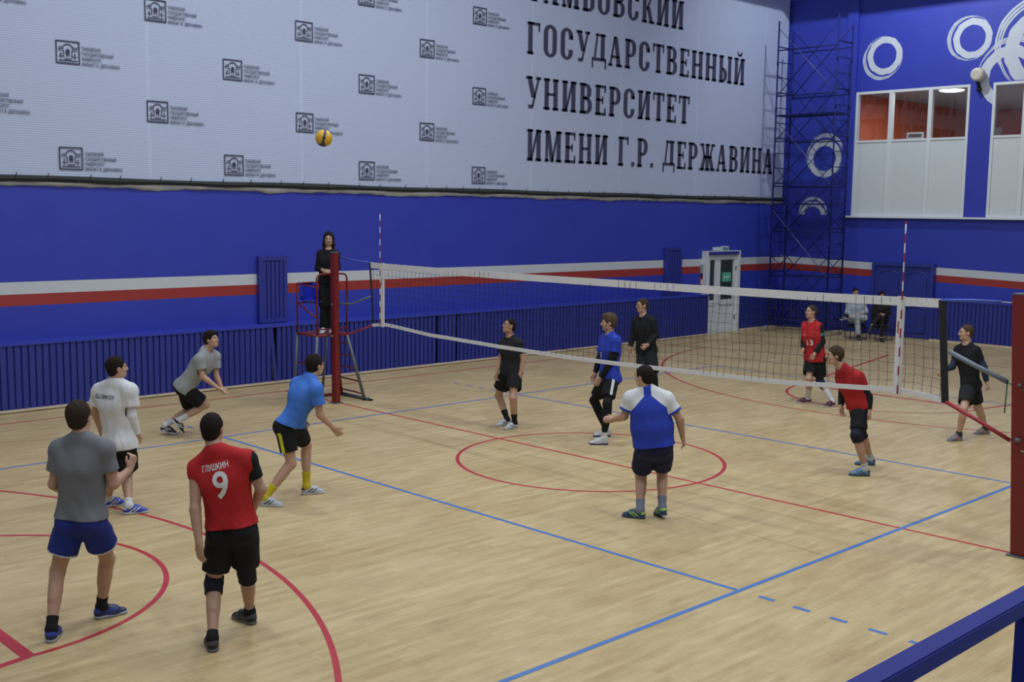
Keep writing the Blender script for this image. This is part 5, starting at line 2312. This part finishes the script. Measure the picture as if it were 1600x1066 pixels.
# 9 heavy man in blue and white shirt
def p9_paint(c):
    p = CUR
    J = p.J
    q = c-p.scn
    a, u, f = q @ p.S, q @ p.U, q @ p.Fw
    out = np.zeros(len(c), int)
    lim = .135+.10*np.clip(-u-.02, -.2, .16)*1.0
    rag = np.where(u > -.16, .040+np.clip(-u+.05, 0, .3)*1.05, .2)
    out[(np.abs(a) > rag) & (u > -.12)] = 1
    for sd, t in zip('LR', (.66, .66)):
        A, B = J['s'+sd], J['e'+sd]
        d = unit(B-A)
        tt = (c-A) @ d
        L = np.linalg.norm(B-A)
        rad = np.linalg.norm((c-A)-tt[:, None]*d, axis=1)
        sl = (tt > .06) & (rad < .10) & (np.abs(a) > .172)
        out[sl] = 1
        out[sl & (tt > L*t-.028)] = 0
    return out


PEOPLE.append(dict(name_='p9', label='heavy-set person in royal blue shirt with white sleeves, seen from behind', h=1.76, build=1.13, belly=.10, vox=.006,
    feet=dict(L=(1009, 811, -68), R=(1039, 806, -15, .05, 12)), gaze=(-48, -4), hair=dict(DARK, t=.012), seed=7,
    j=dict(hd=(1006, 589, .02), nk=(1012, 608, 0), sL=(986, 623, .03), sR=(1041, 624, -.03), eL=(975, 651, .05), wL=(957, 656.5, .20), hL=(947, 655, .25),
           eR=(1062, 655, -.05), wR=(1066.5, 682, .02), hR=(1070, 700, .05), pL=(1007, 700, .02), pR=(1037, 700, -.02), kL=(1001, 742), kR=(1034, 736)),
    curlL=75, curlR=30,
    shoe=dict(n='teal blue', c=(.012, .055, .105), a=(.30, .50, .10), s=(.02, .05, .10), l=(.3, .45, .1)), sock=('grey', (.16, .19, .25), .12),
    wear=[('shorts', 'shorts', NAVY_T, (.78, .76), .022, .022, .06),
          ('shirt', 'shirt', ROYAL_T, .022, -.03, (.66, .66), .020, .006, .10, p9_paint, [ROYAL_T, WHITE_T])]))

# 10 red vest over black sleeves
PEOPLE.append(dict(name_='p10', label='person standing in red shirt number 13 over black sleeves, with white socks', h=1.82, vox=.0075,
    feet=dict(L=(1304, 634.5, -128), R=(1268, 630, -92)), gaze=(-112, 8), hair=dict(FAIR, t=.004, n='short brown', c=(.05, .036, .026)), seed=10,
    j=dict(hd=(1267.5, 487.5, 0), nk=(1269, 503, 0), sL=(1280, 512, -.09), sR=(1258.5, 510, .09), eL=(1285, 534, -.12), wL=(1273, 553, -.20), hL=(1267, 567, -.24),
           eR=(1256, 533, .12), wR=(1255, 546, -.02), hR=(1252.5, 558, -.08), pL=(1280, 562, -.06), pR=(1267, 562, .06), kL=(1281, 595), kR=(1264, 592)),
    curlL=60, curlR=60,
    shoe=dict(n='maroon', c=(.05, .012, .022), a=(.25, .02, .06), s=(.42, .42, .44), l=(.06, .02, .03)), sock=('white', (.52, .53, .54), .24),
    wear=[('shorts', 'shorts', BLACK_T, (.74, .74), .028, .022, .06), ('limb', 'knee_sleeve', cloth('dark slate blue', (.03, .045, .10)), 'leg', 'L', .6, 1.35, .010),
          ('limb', 'arm_sleeve', BLACK_T, 'arm', 'L', 0, 1.93, .012), ('limb', 'arm_sleeve', BLACK_T, 'arm', 'R', 0, 1.93, .012),
          ('limb', 'sleeve_patch', cloth('teal patch', (.03, .22, .22)), 'arm', 'L', .40, .62, .015, 0),
          ('shirt', 'shirt', RED_T, .020, .03, (0, 0), .0),
          ('print', 'shirt', '13', .13, 0, .56, WPRINT, .12, True, False, .0),
          ('print', 'shirt', '—', .05, 0, .80, WPRINT, .07, True, False, -.09)]))

# 11 red shirt leaning forward
PEOPLE.append(dict(name_='p11', label='person in red shirt leaning forward, with black sleeves and light blue shoes', h=1.80, vox=.007,
    feet=dict(L=(1360, 744, -86), R=(1368, 727, -86)), gaze=(-96, 4), hair=dict(FAIR, t=.015, n='brown fair', c=(.055, .036, .022)), seed=11, push=-.02,
    j=dict(hd=(1303.5, 556, -.0), nk=(1315, 574, 0), sL=(1341, 590, -.12), sR=(1315, 588, .12), eL=(1357, 620, -.12), wL=(1358, 641, -.16), hL=(1359.5, 655, -.18),
           eR=(1316.5, 615, .14), wR=(1314, 634, .08), hR=(1316, 652, .05), pL=(1345, 636, -.06), pR=(1339, 636, .08), kL=(1338, 681), kR=(1346, 679)),
    curlR=30, curlL=50,
    shoe=dict(n='light blue', c=(.085, .20, .34), a=(.03, .06, .11), s=(.035, .05, .07), l=(.3, .4, .5)), sock=('white low', (.48, .49, .50), .08),
    wear=[('shorts', 'shorts', BLACK_T, (.80, .80), .020, .008, .06),
          ('limb', 'knee_pad', KNEE, 'leg', 'L', .80, 1.18, .016), ('limb', 'knee_pad', KNEE, 'leg', 'R', .82, 1.12, .010),
          ('limb', 'arm_sleeve', BLACK_T, 'arm', 'L', .2, 1.95, .010), ('limb', 'arm_sleeve', BLACK_T, 'arm', 'R', .2, 1.95, .010),
          ('shirt', 'shirt', RED_D, .022, .0, (.45, .45), .012)]))

# 12 black shirt walking at the right
PEOPLE.append(dict(name_='p12', label='person in black shirt with dark blue sleeves walking beside the right net post', h=1.80, vox=.007,
    feet=dict(L=(1503, 688, -112), R=(1547, 677, -98, .015, 8)), gaze=(-90, 0), hair=dict(FAIR, t=.006, n='light brown', c=(.07, .046, .026), line=.004), seed=12,
    j=dict(hd=(1509.5, 520, 0), nk=(1511, 538, 0), sL=(1524.5, 549, -.11), sR=(1498.5, 547, .11), eL=(1537, 573, -.16), wL=(1541.5, 597, -.14), hL=(1547, 612, -.16),
           eR=(1488, 573, .10), wR=(1472, 579, -.02), hR=(1464, 584, -.08), pL=(1513, 603, -.06), pR=(1520, 603, .06), kL=(1506, 639), kR=(1528, 637)),
    curlL=60, curlR=60, tone=1.05, tone_name='c',
    shoe=dict(n='grey', c=(.16, .16, .17), a=(.42, .14, .09), s=(.20, .20, .21), l=(.5, .18, .12)), sock=('dark low', (.03, .03, .035), .05),
    wear=[('shorts', 'shorts', BLACK2, (.74, .74), .020, .016, .06),
          ('limb', 'arm_sleeve', cloth('dark blue', (.022, .032, .060)), 'arm', 'L', .25, 1.93, .010), ('limb', 'arm_sleeve', cloth('dark blue', (.022, .032, .060)), 'arm', 'R', .25, 1.93, .010),
          ('shirt', 'shirt', BLACK_T, .016, .04, (.55, .55), .010, .005)]))

# 13 the referee on the stand
PEOPLE.append(dict(name_='p13', label='person with long dark hair in black standing on the red referee stand', h=1.74, build=.86, fem=1, vox=.007, ground=1.184,
    ref=(-1.73, -.02, 1.184), feet=dict(L=(518.5, 513, 172, 0, 0, .10), R=(508, 513, 186, 0, 0, .10)), gaze=(172, -3), hair=dict(DARK, t=.012, long=True, line=.012), seed=13,
    j=dict(hd=(513.5, 373.5, 0), nk=(513.5, 390, 0), sL=(525, 397, 0), sR=(501, 397, 0), eL=(528, 418, .0), wL=(518, 424, -.16), hL=(509, 424, -.20),
           eR=(496, 419, .0), wR=(509, 424, -.17), hR=(518, 427, -.22), pL=(518, 441, .0), pR=(507, 441, .0), kL=(517.5, 475, .0), kR=(507, 475, .0)),
    curlL=25, curlR=25, palmL=(0, -.6, .6), palmR=(0, -.6, .6), tone=.92, tone_name='b',
    shoe=dict(n='white plain', c=(.55, .57, .58), a=(.5, .5, .5), s=(.52, .53, .54), l=(.5, .5, .5), stripe=False),
    wear=[('shorts', 'trousers', BLACK_T, (1.99, 1.99), .020, .030, .06), ('shirt', 'jumper', BLACK_T, .014, .02, (1.55, 1.55), .004, .005, .06)]))

# 14, 15 seated at the end wall
PEOPLE.append(dict(name_='p14', label='person in pale top and light trousers sitting by the end wall', h=1.76, vox=.009,
    ref=hit(1338, 531, 2, 0) + np.array([-.18, .18, 0]), ground=0.0, feet=dict(R=(1340, 526, 182, 0, 0, -.42), L=((1326, 498, -.34), (1316, 500, -.38))), gaze=(178, -8), hair=dict(DARK, t=.008), seed=14,
    j=dict(hd=(1337, 457, 0), nk=(1338, 470, .04), sL=(1349, 475, .06), sR=(1327, 475, .06), eL=(1353.5, 488, -.02), wL=(1344, 491, -.25), hL=(1337, 492, -.30),
           eR=(1324, 488, -.02), wR=(1329.5, 494, -.24), hR=(1336, 495, -.30), pL=(1343, 500, .02), pR=(1333, 500, .02), kL=(1351, 497, -.36), kR=(1339.5, 496, -.40)),
    shoe=dict(n='black white b', c=(.012, .012, .014), a=(.4, .4, .4), s=(.5, .5, .5), l=(.5, .5, .5)), sock=('black', (.010, .010, .012), .06),
    wear=[('shorts', 'trousers', cloth('pale grey jersey', (.34, .38, .41)), (1.85, 1.85), .022, .012, .06),
          ('shirt', 'hooded_top', cloth('pale blue grey jersey', (.36, .41, .45)), .030, .04, (1.93, 1.93), .004, .008)]))
PEOPLE.append(dict(name_='p15', label='person in dark clothes sitting cross-legged before the blue double door', h=1.66, build=.9, fem=1, vox=.009,
    ref=hit(1376, 533, 2, 0) + np.array([-.18, .18, 0]), ground=0.0, feet=dict(L=(1377, 529, 184, 0, 0, -.40), R=((1366, 510, -.52), (1360, 517, -.60))), gaze=(182, -6), hair=dict(DARK, t=.012, long=True), seed=15,
    j=dict(hd=(1377.5, 462, 0), nk=(1377.5, 474, .03), sL=(1387, 479, .04), sR=(1368, 479, .04), eL=(1389.5, 490, -.02), wL=(1381, 492, -.25), hL=(1374, 492, -.30),
           eR=(1366, 490, -.02), wR=(1373, 492.5, -.26), hR=(1380, 493, -.32), pL=(1382, 502, .02), pR=(1373, 502, .02), kL=(1378, 499, -.36), kR=(1374, 495, -.42)),
    tone=.9, tone_name='b',
    shoe=dict(n='black c', c=(.010, .010, .012), a=(.02, .02, .02), s=(.02, .02, .02), l=(.02, .02, .02)),
    wear=[('shorts', 'trousers', cloth('dark brown', (.018, .014, .012)), (1.9, 1.9), .012, .008, .06),
          ('shirt', 'jacket', cloth('near black', (.012, .011, .012)), .024, .04, (1.93, 1.93), .004, .006)]))

CUR = None
REFS = {}
for P in PEOPLE:
    CUR = Person(P)
    CUR.build()
    REFS[P['name_']] = CUR

# chairs under the two seated people
M_CHAIR = mat('dark seat fabric', (.014, .015, .020), .8, vary=.2)


def hall_chair(p, label):
    c = p.pc
    z = c[2]-.135
    f = -_FH      # faces the camera
    r = -_RH
    t = thing('stacking_chair', label, 'chair', (c[0], c[1], 0), 'dark chairs by the end wall')
    ang = math.atan2(f[1], f[0])-math.pi/2
    t.rotation_euler = (0, 0, ang)
    bm = NB()
    box(bm, -.23, -.20, z-.05, .23, .26, z)
    bmesh.ops.bevel(bm, geom=list(bm.edges), offset=.02, segments=3, affect='EDGES')
    obj('seat', bm, M_CHAIR, t)
    bm = NB()
    box(bm, -.22, -.26, z+.16, .22, -.21, z+.44)
    bmesh.ops.bevel(bm, geom=list(bm.edges), offset=.02, segments=3, affect='EDGES')
    obj('backrest', bm, M_CHAIR, t)
    for sx in (-1, 1):
        bm = NB()
        tube(bm, [(sx*.22, .24, 0), (sx*.21, .22, z-.05)], .012)
        obj('leg', bm, M_BLACK, t)
        bm = NB()
        tube(bm, [(sx*.22, -.26, 0), (sx*.21, -.23, z-.03), (sx*.20, -.25, z+.42)], .012)
        obj('leg', bm, M_BLACK, t)


hall_chair(REFS['p14'], 'dark chair under the person in pale clothes by the end wall')
hall_chair(REFS['p15'], 'dark chair under the person in dark clothes by the end wall')
